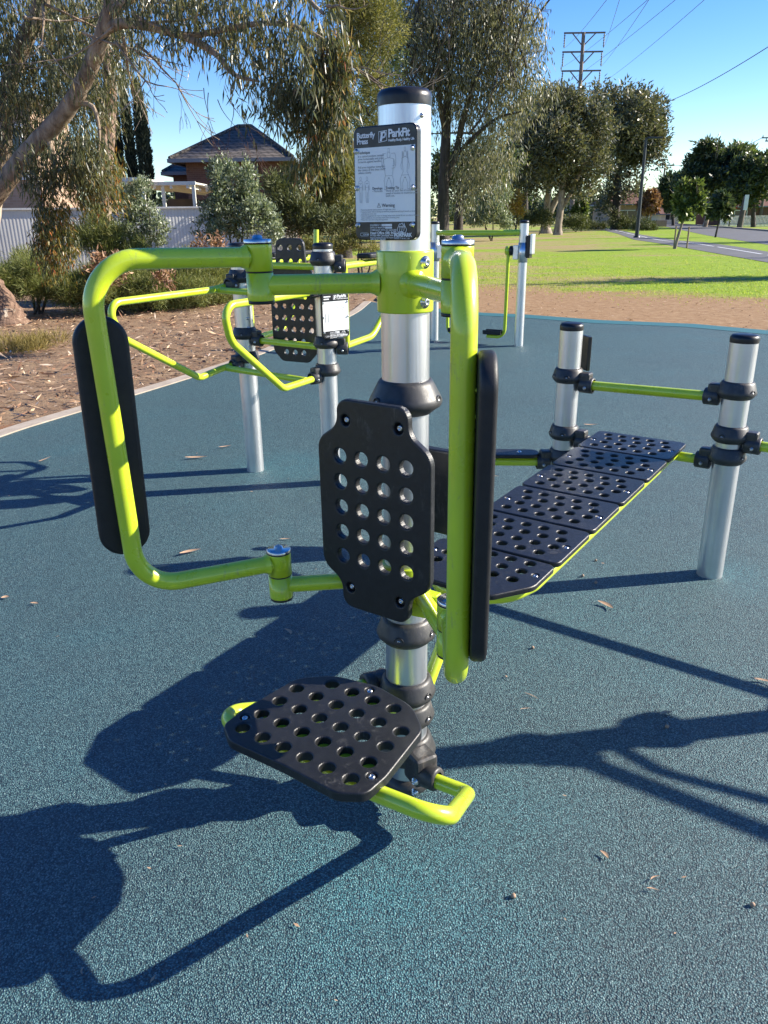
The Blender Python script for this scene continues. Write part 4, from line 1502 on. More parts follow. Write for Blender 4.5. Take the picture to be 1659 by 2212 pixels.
b1b = [blob(715, 170, 36, 130, Yg - 2.9, .35, 1), blob(655, 210, 40, 60, Yg - 2.9, .35, .7), blob(180, 320, 55, 60, Yg - .6, .5, 1), blob(95, 350, 50, 50, Yg - .4, .4, .8), blob(610, 200, 40, 60, Yg - 2.8, .4, .7), blob(700, 300, 28, 60, Yg - 2.9, .3, .6)]
B_ = hanging(b1b, 520, 12, .42, .16, .021, .06, 0, .55)
leaf_object('crown', MAT['gum_leaf'], gum, *join(A, B_))
mat_bark('base_bark', (0.05, 0.03, 0.02), (0.17, 0.10, 0.065), (0.32, 0.215, 0.15), 1.6)
mb = MB()
limb(mb, [(gb.x - .10, gb.y, -.15, .50), (gb.x - .14, gb.y, .12, .362), (gb.x - .33, gb.y, .7, .272), L4(-36, 590, Yg, .232), L4(-38, 565, Yg, .205)], 22, 9, .09)
mb.build('rough_bark', MAT['base_bark'], gum, 'shaggy brown bark around the foot of the trunk')
# bare hanging twigs in the gap
tw = MB()
for px, py in ((450, 200), (470, 215), (490, 205), (505, 225), (530, 235), (440, 190), (350, 120), (395, 140)):
    q = YD(px, py, Yg - 2.5)
    fork(tw, q, (random.uniform(-.3, .3), 0, -1), .35, .006, 2, .7, -.2, .0022)
tw.build('bare_twig', MAT['twig_dark'], gum)

# mistletoe clumps hanging in it
for (bls, n, lab, sc_) in (([blob(110, 455, 42, 48, Yg - .3, .33), blob(115, 510, 48, 50, Yg - .3, .35), blob(105, 560, 30, 28, Yg - .3, .25, .7)], 300, 'low mistletoe clump with orange flowers hanging in front of the corrugated fence', 1),
                           ([blob(715, 190, 30, 60, Yg - 3, .3), blob(685, 270, 30, 40, Yg - 3, .25), blob(665, 345, 24, 40, Yg - 3, .2, .8), blob(735, 110, 26, 50, Yg - 3, .3, .8)], 260, 'orange tinged mistletoe trailing from the tip of the gum branch', 1),
                           ([blob(225, 390, 40, 55, Yg - .2, .35), blob(175, 385, 40, 50, Yg - .2, .35), blob(245, 350, 22, 40, Yg - .2, .2)], 190, 'yellowish mistletoe clump beside the second gum trunk', 1)):
    q = Vector(bls[0][:3])
    mt = thing('mistletoe', q + UP * .3, lab, 'mistletoe', 'mistletoe clumps hanging from the gum')
    leaf_object('foliage', MAT['mistletoe_leaf'], mt, *hanging(bls, n, 12, .32, .11, .019, .045))
    tm = MB()
    for _ in range(7):
        fork(tm, q + UP * .55, (random.uniform(-.35, .35), random.uniform(-.3, .3), -1), .32, .014, 1, .5, -.3, .005)
    tm.build('stem', MAT['twig_dark'], mt)

# second gum by the fence
tb = YD(224, 520, 17.5); tb.z = -.05
g2t = thing('gum_tree', tb, 'slender pink barked gum trunk rising in front of the corrugated fence', 'tree')
tk = MB()
Y2 = 17.5
limb(tk, [(tb.x, tb.y, -.1, .19), L4(222, 520, Y2, .16), L4(226, 440, Y2, .15), L4(229, 360, Y2, .14), L4(236, 270, Y2, .13), L4(238, 180, Y2, .12), L4(225, 80, Y2, .10), L4(215, -40, Y2, .08)], 12, 5)
limb(tk, [L4(229, 350, Y2, .09), L4(222, 290, Y2 - .2, .08), L4(214, 220, Y2 - .4, .06), L4(190, 120, Y2 - .6, .05)], 9, 4)
for _ in range(6):
    fork(tk, YD(random.uniform(200, 260), random.uniform(60, 260), Y2), (random.uniform(-1, 1), random.uniform(-.4, .4), .2), 1.0, .03, 2, .7, .1, .006)
tk.build('trunk', MAT['pink_bark'], g2t)
leaf_object('crown', MAT['gum_leaf'], g2t, *hanging([blob(195, 60, 100, 110, Y2, 1.5), blob(225, 180, 40, 80, Y2, .8, .8), blob(265, 90, 36, 40, Y2 - .3, .6, .5), blob(170, 160, 80, 90, Y2, 1, .7)], 600, 12, .6, .15, .02, .06))

# ---- big central gum behind the post, and the darker trees beside it
Y3 = 46.0
tb = YD(956, 500, Y3); tb.z = -.05
g3 = thing('gum_tree', tb, 'tall spreading gum tree with grey hanging foliage behind the silver post', 'tree')
tk = MB()
limb(tk, [(tb.x, tb.y, -.2, .42), L4(957, 480, Y3, .34), L4(958, 400, Y3, .30), L4(962, 330, Y3, .27), L4(965, 250, Y3, .24), L4(970, 170, Y3, .18), L4(976, 90, Y3, .13), L4(982, 0, Y3, .08)], 12, 5)
limb(tk, [L4(960, 400, Y3, .20), L4(985, 330, Y3, .19), L4(1000, 260, Y3 - .5, .16), L4(1022, 190, Y3 - 1, .12), L4(1060, 110, Y3 - 1, .08), L4(1090, 30, Y3 - 1, .05)], 10, 5)
limb(tk, [L4(963, 300, Y3, .14), L4(950, 220, Y3 - .6, .13), L4(946, 130, Y3 - 1, .10), L4(925, 40, Y3 - 1, .07)], 9, 5)
limb(tk, [L4(985, 335, Y3, .12), L4(1030, 290, Y3 - .5, .10), L4(1075, 255, Y3 - 1, .07), L4(1130, 240, Y3 - 1.5, .04)], 8, 5)
limb(tk, [L4(950, 200, Y3, .10), L4(900, 140, Y3 - 1, .08), L4(860, 60, Y3 - 1, .05)], 8, 5)
for _ in range(34):
    fork(tk, YD(random.uniform(830, 1150), random.uniform(-20, 300), Y3 + random.uniform(-2, 1)), (random.uniform(-1, 1), random.uniform(-.5, .5), random.uniform(0, 1)), 2.4, .07, 2, .6, .3, .012)
tk.build('trunk', MAT['dark_bark'], g3)
b3 = [blob(960, 60, 120, 110, Y3, 3.5), blob(1060, 60, 100, 100, Y3, 3), blob(880, 80, 80, 110, Y3, 2.6), blob(1120, 100, 60, 100, Y3, 2, .9), blob(1080, 200, 85, 90, Y3, 2.4, 1.0), blob(1000, 180, 90, 90, Y3, 2.6, .8), blob(900, 180, 60, 70, Y3, 2, .6), blob(1050, 320, 80, 70, Y3, 2, .9), blob(1020, 390, 60, 45, Y3, 1.6, .7), blob(1000, -60, 150, 80, Y3, 4, .8), blob(1100, 20, 75, 60, Y3, 2), blob(1150, 60, 30, 60, Y3, 1, .6), blob(1080, 380, 40, 40, Y3, 1.2, .6)]
leaf_object('crown', MAT['grey_gum_leaf'], g3, *hanging(b3, 3300, 13, 1.3, .30, .055, .17, .25, .35))
leaf_object('crown', MAT['grey_gum_leaf'], g3, *hanging([blob(1190, 195, 32, 30, Y3 - 1, .8), blob(1150, 160, 30, 50, Y3 - 1, .8)], 60, 12, .9, .28, .045, .12))

Y4 = 36.0
tb = YD(744, 500, Y4); tb.z = -.05
pn_ = thing('pine_tree', tb, 'tall dark trunked tree with olive green clumped foliage just left of the silver post', 'tree')
tk = MB()
limb(tk, [(tb.x, tb.y, -.1, .34), L4(744, 480, Y4, .28), L4(740, 330, Y4, .25), L4(744, 200, Y4, .22), L4(752, 90, Y4, .18), L4(760, -20, Y4, .14), L4(765, -150, Y4, .1)], 12, 5)
limb(tk, [L4(742, 260, Y4, .12), L4(780, 230, Y4, .10), L4(800, 250, Y4 - .5, .06)], 8, 4)
limb(tk, [L4(692, 480, Y4 + 2, .2), L4(690, 330, Y4 + 2, .18), L4(700, 200, Y4 + 2, .15), L4(690, 60, Y4 + 2, .1)], 9, 4)
for _ in range(16):
    fork(tk, YD(random.uniform(735, 830), random.uniform(0, 280), Y4), (random.uniform(-.5, 1), random.uniform(-.5, .5), random.uniform(-.1, .6)), 1.6, .05, 2, .6, .3, .01)
tk.build('trunk', MAT['dark_bark'], pn_)
leaf_object('crown', MAT['olive_leaf'], pn_, *tufts([blob(800, 120, 36, 45, Y4, 1.2), blob(815, 190, 34, 40, Y4, 1.1), blob(785, 250, 40, 35, Y4, 1.1), blob(805, 290, 38, 30, Y4, 1), blob(780, 60, 50, 40, Y4, 1.2), blob(830, 60, 50, 60, Y4, 1.4), blob(760, 0, 70, 50, Y4, 1.6), blob(840, 250, 30, 50, Y4, 1), blob(720, 290, 26, 26, Y4, .7, .6)], 620, 26, .26, .20, .035, .3, .2))
leaf_object('crown', MAT['dark_leaf'], pn_, *tufts([blob(815, 130, 60, 70, Y4 + 3, 1.2), blob(800, 240, 60, 60, Y4 + 3, 1.1), blob(790, 20, 80, 60, Y4 + 3, 1.1)], 380, 24, .28, .22, .05, .0, .1))

# ---- rounded brush box trees over the lawn
def crown_tree(name, label, cat, base, trunks, blobs, mat, bark, n, per, rad, L, Wd, shell=.5, group=None, droop=False):
    t = thing(name, base, label, cat, group)
    tk = MB()
    for p in trunks: limb(tk, p, 10, 5)
    tk.build('trunk', bark, t)
    if droop:
        leaf_object('crown', mat, t, *hanging(blobs, n, per, rad * 4, L, Wd, rad, shell * .6, .5))
    else:
        leaf_object('crown', mat, t, *tufts(break_up(blobs, 9), n, per, rad, L, Wd, shell))
    return t


Y5 = 70.0
tb = G(1205, 508, -.05)
Y5 = tb.y
crown_tree('shade_tree', 'round crowned tree with forked pale trunk standing on the lawn behind the air walker', 'tree', tb,
           [[(tb.x, tb.y, -.3, .55), L4(1206, 490, Y5, .34), L4(1212, 440, Y5, .29), L4(1216, 400, Y5, .26), L4(1220, 340, Y5, .2), L4(1215, 270, Y5, .15)],
            [L4(1211, 452, Y5, .24), L4(1228, 425, Y5, .22), L4(1240, 400, Y5, .17), L4(1262, 350, Y5, .12)]],
           [blob(1215, 290, 100, 80, Y5, 3.6), blob(1180, 360, 75, 55, Y5, 2.6), blob(1260, 330, 66, 80, Y5, 2.8), blob(1240, 230, 70, 42, Y5, 2.6), blob(1275, 270, 55, 55, Y5, 2.2), blob(1160, 300, 50, 60, Y5, 2.2), blob(1255, 395, 52, 34, Y5, 2, .7), blob(1195, 225, 50, 40, Y5, 2)],
           MAT['brush_leaf'], MAT['pale_bark'], 2300, 12, .42, .42, .14, .45)
tb = G(1180, 497, -.05); Y5b = 80.0
tb = YD(1181, 495, Y5b); tb.z = -.05
crown_tree('shade_tree', 'partner tree with twin pale trunks just left of the round crowned tree', 'tree', tb,
           [[(tb.x, tb.y, -.3, .7), L4(1178, 480, Y5b, .38), L4(1184, 430, Y5b, .32), L4(1185, 380, Y5b, .25), L4(1180, 300, Y5b, .16)],
            [L4(1180, 482, Y5b, .34), L4(1196, 442, Y5b, .29), L4(1211, 412, Y5b, .25), L4(1225, 350, Y5b, .16)]],
           [blob(1170, 330, 72, 70, Y5b, 3.4), blob(1145, 380, 45, 40, Y5b, 2.4), blob(1200, 260, 60, 50, Y5b, 3)],
           MAT['brush_leaf'], MAT['pale_bark'], 800, 12, .5, .45, .15, .4)
Y6 = 95.0
tb = YD(1330, 494, Y6); tb.z = -.05
crown_tree('shade_tree', 'larger dark round tree rising behind and right of the pale trunked trees', 'tree', tb,
           [[(tb.x, tb.y, -.3, .7), L4(1330, 470, Y6, .5), L4(1335, 380, Y6, .4), L4(1345, 280, Y6, .25)]],
           [blob(1355, 270, 82, 72, Y6, 4.5), blob(1345, 215, 64, 40, Y6, 3.6), blob(1400, 280, 48, 62, Y6, 3.2), blob(1385, 340, 50, 48, Y6, 3), blob(1330, 340, 60, 50, Y6, 3), blob(1340, 400, 48, 34, Y6, 2.6, .8), blob(1300, 220, 40, 30, Y6, 2.4), blob(1420, 300, 28, 34, Y6, 1.8), blob(1310, 440, 26, 40, Y6, 1.8, .6)],
           MAT['brush_leaf'], MAT['dark_bark'], 2000, 12, .55, .55, .18, .45)
Y7 = 85.0
tb = YD(1135, 500, Y7); tb.z = -.05
crown_tree('background_tree', 'bright yellow green tree glimpsed between the central gum and the round crowned tree', 'tree', tb,
           [[(tb.x, tb.y, -.3, .35), L4(1135, 400, Y7, .25), L4(1140, 300, Y7, .15)]],
           [blob(1150, 240, 42, 44, Y7, 2), blob(1125, 290, 46, 50, Y7, 2), blob(1120, 350, 50, 50, Y7, 2), blob(1105, 400, 45, 36, Y7, 2), blob(1180, 215, 26, 26, Y7, 1.4)],
           MAT['fresh_leaf'], MAT['dark_bark'], 520, 14, .45, .42, .15, .3)
# dark slim trunk under the central gum
tb = G(992, 497, -.05); Y8 = 60.0
tb = YD(991, 495, Y8); tb.z = -.05
crown_tree('background_tree', 'dark slim trunk standing under the central gum to the right of the post', 'tree', tb,
           [[(tb.x, tb.y, -.3, .42), L4(991, 470, Y8, .32), L4(996, 400, Y8, .28), L4(1000, 330, Y8, .2)]],
           [blob(1010, 350, 70, 50, Y8, 2.5), blob(960, 380, 60, 40, Y8, 2.3), blob(1060, 350, 60, 60, Y8, 2.3), blob(1000, 410, 40, 30, Y8, 1.5, .7)], MAT['dark_leaf'], MAT['dark_bark'], 520, 16, .4, .36, .12, .2)

# ---------------------------------------------------------- fence, buildings
def wall_box(mb, p, q, z0, z1, th=.12):
    p, q = Vector((p[0], p[1], 0)), Vector((q[0], q[1], 0))
    d = (q - p); L = d.length; d.normalize(); s = Vector((-d.y, d.x, 0))
    mb.box((p + q) / 2 + UP * (z0 + z1) / 2, L, th, z1 - z0, (d, s, UP))


Yf = 20.0
fz = YD(200, 449, Yf).z
fa = YD(-260, 449, Yf); fb = YD(640, 452, Yf + 3)
fence = thing('corrugated_fence', Vector(((fa.x + fb.x) / 2, Yf, 0)), 'pale grey corrugated metal boundary fence behind the garden bed', 'fence')
fd = Vector((fb.x - fa.x, fb.y - fa.y, 0)); fl_ = fd.length; fd.normalize(); fn = Vector((fd.y, -fd.x, 0))
mb = MB()
vs = []; pitch = .085
ns = int(fl_ / pitch * 6)
for i in range(ns + 1):
    t = i / ns * fl_
    o = .0026 * math.sin(2 * math.pi * t / pitch)
    p = Vector((fa.x, fa.y, 0)) + fd * t + fn * o
    vs += [(p.x, p.y, -.1), (p.x, p.y, fz)]
mb.add(vs, [(2 * i, 2 * i + 2, 2 * i + 3, 2 * i + 1) for i in range(ns)], True)
mb.build('cladding', MAT['corrugated'], fence)
mb = MB()
wall_box(mb, fa + fn * .03, fb + fn * .03, fz - .01, fz + .035, .06)
mb.build('top_rail', MAT['corrugated'], fence)
for k in range(9):
    mb = MB(); q = Vector((fa.x, fa.y, 0)) + fd * (fl_ * (k + .5) / 9) - fn * .06
    mb.box(q + UP * fz / 2, .06, .06, fz, (fd, fn, UP))
    mb.build('fence_post', MAT['dark_metal'], fence)


def hip_house(name, label, pxl, pxr, y_eave, y_peak, Y, depth, wallm, roofm, y_base=480, over=.6, cat='house', ridge=.3, wins=(), group=None):
    a = YD(pxl, y_eave, Y); b = YD(pxr, y_eave, Y)
    ze = a.z; zp = YD((pxl + pxr) / 2, y_peak, Y + depth / 2).z
    t = thing(name, Vector(((a.x + b.x) / 2, Y, 0)), label, cat, group)
    x0, x1 = a.x + over, b.x - over
    y0, y1 = Y + over, Y + depth - over
    mb = MB()
    mb.box(((x0 + x1) / 2, (y0 + y1) / 2, ze / 2), x1 - x0, y1 - y0, ze)
    wl = mb.build('wall', wallm, t)
    X0, X1, Y0, Y1 = a.x, b.x, Y, Y + depth
    rx0 = X0 + (X1 - X0) * ridge; rx1 = X1 - (X1 - X0) * ridge; ym = (Y0 + Y1) / 2
    vs = [(X0, Y0, ze), (X1, Y0, ze), (X1, Y1, ze), (X0, Y1, ze), (rx0, ym, zp), (rx1, ym, zp)]
    vs += [(x, y, z - .12) for x, y, z in vs[:4]]
    mb = MB()
    mb.add(vs, [(0, 1, 5, 4), (2, 3, 4, 5), (1, 2, 5), (3, 0, 4), (6, 7, 1, 0), (7, 8, 2, 1), (8, 9, 3, 2), (9, 6, 0, 3), (9, 8, 7, 6)], False)
    rf_ = mb.build('roof', roofm, t)
    rc = MB()
    for p, q in ((0, 4), (1, 5), (4, 5)):
        rc.tube([Vector(vs[p]) + UP * .03, Vector(vs[q]) + UP * .03], .09, 8)
    rc.build('ridge_cap', roofm, rf_)
    mb = MB()
    mb.box(((X0 + X1) / 2, Y0 - .06, ze - .09), X1 - X0 + .2, .12, .16)
    mb.box((X0 - .06, (Y0 + Y1) / 2, ze - .09), .12, Y1 - Y0, .16)
    mb.box((X1 + .06, (Y0 + Y1) / 2, ze - .09), .12, Y1 - Y0, .16)
    gt = mb.build('gutter', MAT['gutter'], t)
    for (u, zz, ww, hh) in wins:
        xc = x0 + (x1 - x0) * u
        mb = MB()
        for (dx, dz, sx, sz) in ((0, hh / 2, ww + .12, .09), (0, -hh / 2, ww + .12, .09), (-ww / 2, 0, .09, hh), (ww / 2, 0, .09, hh), (0, 0, .06, hh)):
            mb.box((xc + dx, y0 - .03, zz + dz), sx, .09, sz)
        wf = mb.build('window', MAT['white_paint'], t)
        mb = MB(); mb.box((xc, y0 - .008, zz), ww - .02, .03, hh - .02)
        mb.build('pane', MAT['glass_dark'], wf)
    return t, (x0, x1, y0, ze)


h, ext_ = hip_house('brick_house', 'red brick house with grey tiled hip roof above the fence', 366, 632, 343, 274, 40, 9.5, MAT['red_brick'], MAT['grey_tile'], ridge=.44)
mb = MB()
dpx = YD(556, 380, 40.4).x
mb.tube([(dpx - .25, 40.5, ext_[3] - .15), (dpx, 40.52, ext_[3] - .5), (dpx, 40.52, 0)], .05, 10, .1)
mb.build('downpipe', MAT['gutter'], h)
h2, _ = hip_house('brick_house', 'lower brick house wing with tiled roof left of the red brick house', 352, 420, 371, 345, 44, 6, MAT['red_brick'], MAT['grey_tile'], over=.4)

# tan flats at the far left
a = YD(-200, 300, 27); b = YD(72, 300, 27)
fl = thing('apartment_building', Vector(((a.x + b.x) / 2, 27, 0)), 'tan brick flats half hidden behind the limb of the leaning gum', 'building')
ztop = YD(60, 225, 27).z
mb = MB(); mb.box(((a.x + b.x) / 2, 28.6, ztop / 2), b.x - a.x, 3.2, ztop)
mb.build('wall', MAT['tan_brick'], fl)
mb = MB()
mb.box(((a.x + b.x) / 2, 28.6, ztop + .15), b.x - a.x + .5, 3.7, .3)
mb.build('roof', MAT['grey_tile'], fl)
for (px, py, w_, h_) in ((16, 330, 1.1, 1.5), (-60, 330, 1.1, 1.5)):
    q = YD(px, py, 27)
    mb = MB()
    for dx, dz, sx, sz in ((0, h_ / 2, w_ + .14, .1), (0, -h_ / 2, w_ + .14, .1), (-w_ / 2, 0, .08, h_), (w_ / 2, 0, .08, h_)):
        mb.box((q.x + dx, 26.96, q.z + dz), sx, .10, sz)
    wf = mb.build('window', MAT['white_paint'], fl)
    mb = MB(); mb.box((q.x, 26.985, q.z), w_ - .02, .05, h_ - .02)
    mb.build('pane', MAT['glass_dark'], wf)

# carports behind the fence
for (xl, xr, yt, yb, Y, dp, posts, lab) in ((228, 313, 384, 393, 25, 7, (312,), 'cream carport roof beside the second gum trunk'), (314, 422, 393, 401, 26, 7.5, (421, 355), 'wider cream carport roof below the red brick house'), (422, 470, 400, 405, 27.5, 7, (), 'low carport roof end half hidden by the silver leaved shrub')):
    a = YD(xl, yt, Y); b = YD(xr, yt, Y); zb = YD(xl, yb, Y).z
    t = thing('carport', Vector(((a.x + b.x) / 2, Y, 0)), lab, 'carport', 'carports behind the fence')
    mb = MB()
    mb.box(((a.x + b.x) / 2, Y, (a.z + zb) / 2), b.x - a.x, .06, a.z - zb)
    mb.build('fascia', MAT['cream_trim'], t)
    mb = MB(); mb.box(((a.x + b.x) / 2, Y + dp / 2 + .05, a.z - .05), b.x - a.x - .05, dp, .05)
    mb.build('roof', MAT['cream_trim'], t)
    mb = MB()
    mb.box(((a.x + b.x) / 2, Y + dp, 1.2), b.x - a.x, .12, 2.4)
    mb.build('back_wall', MAT['shed_dark'], t)
    for k in range(3):
        mb = MB(); mb.box((a.x + (b.x - a.x) * (k + .5) / 3, Y + dp / 2, a.z - .14), .08, dp, .12)
        mb.build('rafter', MAT['cream_trim'], t)
    for px in posts:
        q = YD(px, 420, Y + .02)
        mb = MB(); mb.box((q.x - .04, Y + .08, zb / 2), .10, .09, zb)
        mb.build('carport_post', MAT['cream_trim'], t)
    if not posts:
        mb = MB(); mb.box((b.x - .1, Y + .08, zb / 2), .10, .09, zb); mb.build('carport_post', MAT['cream_trim'], t)

# cypresses
for (px, w_, ytop, Y, lab) in ((270, 7, 150, 44, 'leftmost of three slim dark cypress columns beside the brick house'), (295, 8.5, 175, 44, 'middle one of the three slim dark cypress columns'), (324, 13, 185, 42, 'tallest showing and widest cypress column nearest the brick house'), (243, 12, 260, 46, 'shorter cypress half hidden behind the pink barked gum')):
    q = YD(px, 440, Y)
    t = thing('cypress_tree', Vector((q.x, Y, -.05)), lab, 'tree', 'cypress columns beyond the fence')
    zt_ = YD(px, ytop, Y).z
    mb = MB(); mb.tube([(q.x, Y, -.1), (q.x, Y, zt_ * .8)], .14, 8, r1=.03)
    mb.build('trunk', MAT['dark_bark'], t)
    k = w_ / FPX * Y * .86
    N = 6500
    u = RNG.random(N) ** .9; ang = RNG.random(N) * 6.283
    prof = np.minimum(1, .55 + .9 * u) * np.minimum(1, ((1 - u) / .28)) ** .6
    rr = k * prof * (.72 + .28 * RNG.random(N)) * (1 + .12 * np.sin(u * 55 + ang * 2))
    # tilt a touch as in the wind
    P = np.stack([q.x + rr * np.cos(ang) - .0 * u, Y + rr * np.sin(ang), u * zt_ + .1], 1)
    D_ = np.stack([np.cos(ang) * .45, np.sin(ang) * .45, np.full(N, 1.0)], 1) + RNG.normal(size=(N, 3)) * .25
    leaf_object('crown', MAT['cypress_leaf'], t, P, D_, .27 * RNG.uniform(.6, 1.2, N), .085)


# ---------------------------------------------------------- shrubs
def shrub(name, label, cat, base, blobs, mat, n, per, rad, L, Wd, shell=.35, up=.5, group=None, stems=5):
    t = thing(name, base, label, cat, group)
    leaf_object('foliage', mat, t, *tufts(break_up(blobs, 6), n, per, rad, L, Wd, shell, up))
    mb = MB()
    for _ in range(stems):
        b = random.choice(blobs)
        limb(mb, [(base[0] + random.uniform(-.1, .1), base[1] + random.uniform(-.1, .1), base[2] - .05, .03), ((base[0] + b[0]) / 2 + random.uniform(-.1, .1), (base[1] + b[1]) / 2, (base[2] + b[2]) / 2, .022), (b[0], b[1], b[2] + b[5] * .4, .008)], 6, 4)
    mb.build('stem', MAT['dark_bark'], t)
    return t


def at(px, Y, z=-.04):
    q = YD(px, 560, Y)
    return Vector((q.x, Y, z))


shrub('silver_shrub', 'tall silver leaved shrub in front of the red brick house', 'shrub', at(505, 17.5), [blob(500, 400, 46, 60, 17.5, .5), blob(480, 365, 26, 34, 17.5, .3), blob(530, 390, 30, 40, 17.5, .35), blob(490, 470, 62, 55, 17.5, .6), blob(550, 470, 45, 50, 17.5, .5), blob(445, 490, 32, 36, 17.5, .4), blob(590, 500, 30, 40, 17.5, .4)], MAT['silver_leaf'], 900, 16, .07, .085, .036)
shrub('silver_shrub', 'smaller silver leaved shrub between the pink gum trunk and the bare fence', 'shrub', at(305, 18), [blob(300, 420, 36, 34, 18, .4), blob(270, 450, 34, 40, 18, .4), blob(325, 470, 36, 40, 18, .4), blob(280, 510, 50, 36, 18, .5), blob(340, 500, 20, 30, 18, .3), blob(255, 400, 20, 20, 18, .3)], MAT['silver_leaf'], 480, 16, .08, .08, .03)
shrub('wispy_shrub', 'wispy grey green shrub rising between the hanging mistletoe and silver shrub', 'shrub', at(215, 17), [blob(215, 500, 46, 46, 17, .4), blob(180, 520, 34, 40, 17, .4), blob(250, 530, 44, 34, 17, .4), blob(310, 540, 40, 24, 17, .4)], MAT['cover_leaf'], 420, 22, .10, .16, .010, .2, .9)
shrub('olive_shrub', 'large olive green wattle bush behind the instruction sign', 'shrub', at(690, 24), [blob(700, 340, 60, 50, 24, .9), blob(740, 310, 30, 40, 24, .6), blob(660, 400, 60, 50, 24, .9), blob(730, 400, 50, 60, 24, .8), blob(620, 430, 40, 40, 24, .6), blob(760, 350, 30, 50, 24, .6), blob(700, 460, 80, 36, 24, .9), blob(640, 480, 60, 30, 24, .8)], MAT['olive_leaf'], 1500, 20, .14, .16, .022, .3)
shrub('dark_shrub', 'dark shaded bush under the olive wattle to the right of the silver shrub', 'shrub', at(620, 22), [blob(600, 430, 40, 50, 22.5, .6), blob(640, 470, 60, 44, 22.5, .7), blob(710, 480, 60, 34, 22.5, .7), blob(780, 480, 30, 30, 22.5, .5)], MAT['hedge_leaf'], 500, 18, .14, .16, .03, .3)
shrub('flowering_shrub', 'pale yellow green low bush beside the base of the sign post', 'shrub', at(780, 20.5), [blob(780, 520, 40, 26, 20.5, .5), blob(735, 530, 40, 22, 20.5, .5), blob(800, 545, 26, 20, 20.5, .4), blob(690, 535, 40, 22, 20.5, .5), blob(650, 540, 30, 22, 20.5, .5)], MAT['olive_leaf'], 520, 18, .09, .10, .016, .3)
# low groundcover, several bushes and one running mass
for i, (px, py, rx, ry, Y, lab) in enumerate(((60, 600, 90, 45, 15.2, 'feathery green groundcover bush beside the foot of the leaning gum'), (190, 615, 80, 42, 15.4, 'feathery green bush below the hanging mistletoe'), (400, 610, 80, 46, 16.2, 'feathery dark green bush seen through the swung out press arm'), (300, 620, 60, 36, 15.6, 'feathery bush between the dead branches and the dip bars'), (470, 615, 50, 36, 17.0, 'feathery bush just left of the dip station post'))):
    shrub('feathery_bush', lab, 'shrub', at(px, Y), [blob(px, py, rx, ry, Y, .8), blob(px - rx * .4, py + ry * .4, rx * .7, ry * .7, Y - .5, .6), blob(px + rx * .5, py + ry * .3, rx * .6, ry * .75, Y - .4, .6), blob(px + rx * random.uniform(-.5, .5), py - ry * random.uniform(.6, 1.0), rx * .5, ry * .5, Y + .3, .5)], MAT['cover_leaf'], 1350, 20, .085, .12, .009, .3, .6, 'feathery groundcover bushes')
shrub('dead_branches', 'dry brown dead branches lying in the groundcover below the silver shrub', 'branches', at(235, 16.4), [blob(228, 585, 34, 40, 14.8, .3), blob(262, 570, 24, 26, 14.8, .2), blob(352, 600, 18, 38, 15.0, .2), blob(450, 530, 40, 18, 16, .3)], MAT['dead_leaf'], 170, 9, .09, .13, .03, 0, 0)
shrub('dry_grass_clump', 'straw coloured dry grass clump on the mulch near the kerb', 'grass', at(45, 11.0), [blob(30, 765, 70, 34, 10.6, .4), blob(95, 745, 46, 24, 11.0, .3)], MAT['dry_stem'], 420, 14, .05, .13, .006, 0, 1.2)

# bushes and trees further right
for (px, py, rx, ry, Y, m_, lab, n) in ((1160, 472, 34, 15, 75, 'hedge_leaf', 'low rounded hedge bush left of the pale forked trunk', 260), (1105, 468, 36, 16, 82, 'hedge_leaf', 'low hedge bush further left under the yellow green tree', 260), (1240, 478, 34, 17, 85, 'hedge_leaf', 'low hedge bush just right of the pale forked trunk', 240), (1345, 482, 36, 18, 95, 'hedge_leaf', 'long low hedge mound beside the footpath', 300), (1390, 486, 26, 12, 88, 'hedge_leaf', 'dark low hedge end just right of the lamp post', 200), (1290, 487, 24, 10, 98, 'hedge_leaf', 'small low hedge left of the long hedge mound', 160)):
    shrub('hedge_bush', lab, 'hedge', at(px, Y, -.05), [blob(px, py, rx, ry, Y, 1.6), blob(px - rx * .5, py + 3, rx * .6, ry * .8, Y, 1.3), blob(px + rx * .5, py + 4, rx * .6, ry * .8, Y, 1.3)], MAT[m_], n, 18, .22, .24, .06, .4, .5, 'low hedge bushes in front of the street', 2)
shrub('silver_shrub', 'large grey leaved shrub under the central gum right of the sign', 'shrub', at(1062, 58), [blob(1065, 450, 36, 36, 58, 1.2), blob(1040, 470, 28, 26, 58, 1), blob(1085, 425, 24, 26, 58, .9), blob(1090, 470, 24, 22, 58, .9)], MAT['silver_leaf'], 420, 16, .2, .22, .07)
shrub('autumn_bush', 'small yellow and orange autumn bush between the central gum and the hedge', 'shrub', at(1112, 72), [blob(1112, 440, 22, 26, 72, .9), blob(1120, 420, 14, 14, 72, .6)], MAT['yellow_leaf'], 160, 14, .2, .24, .08)


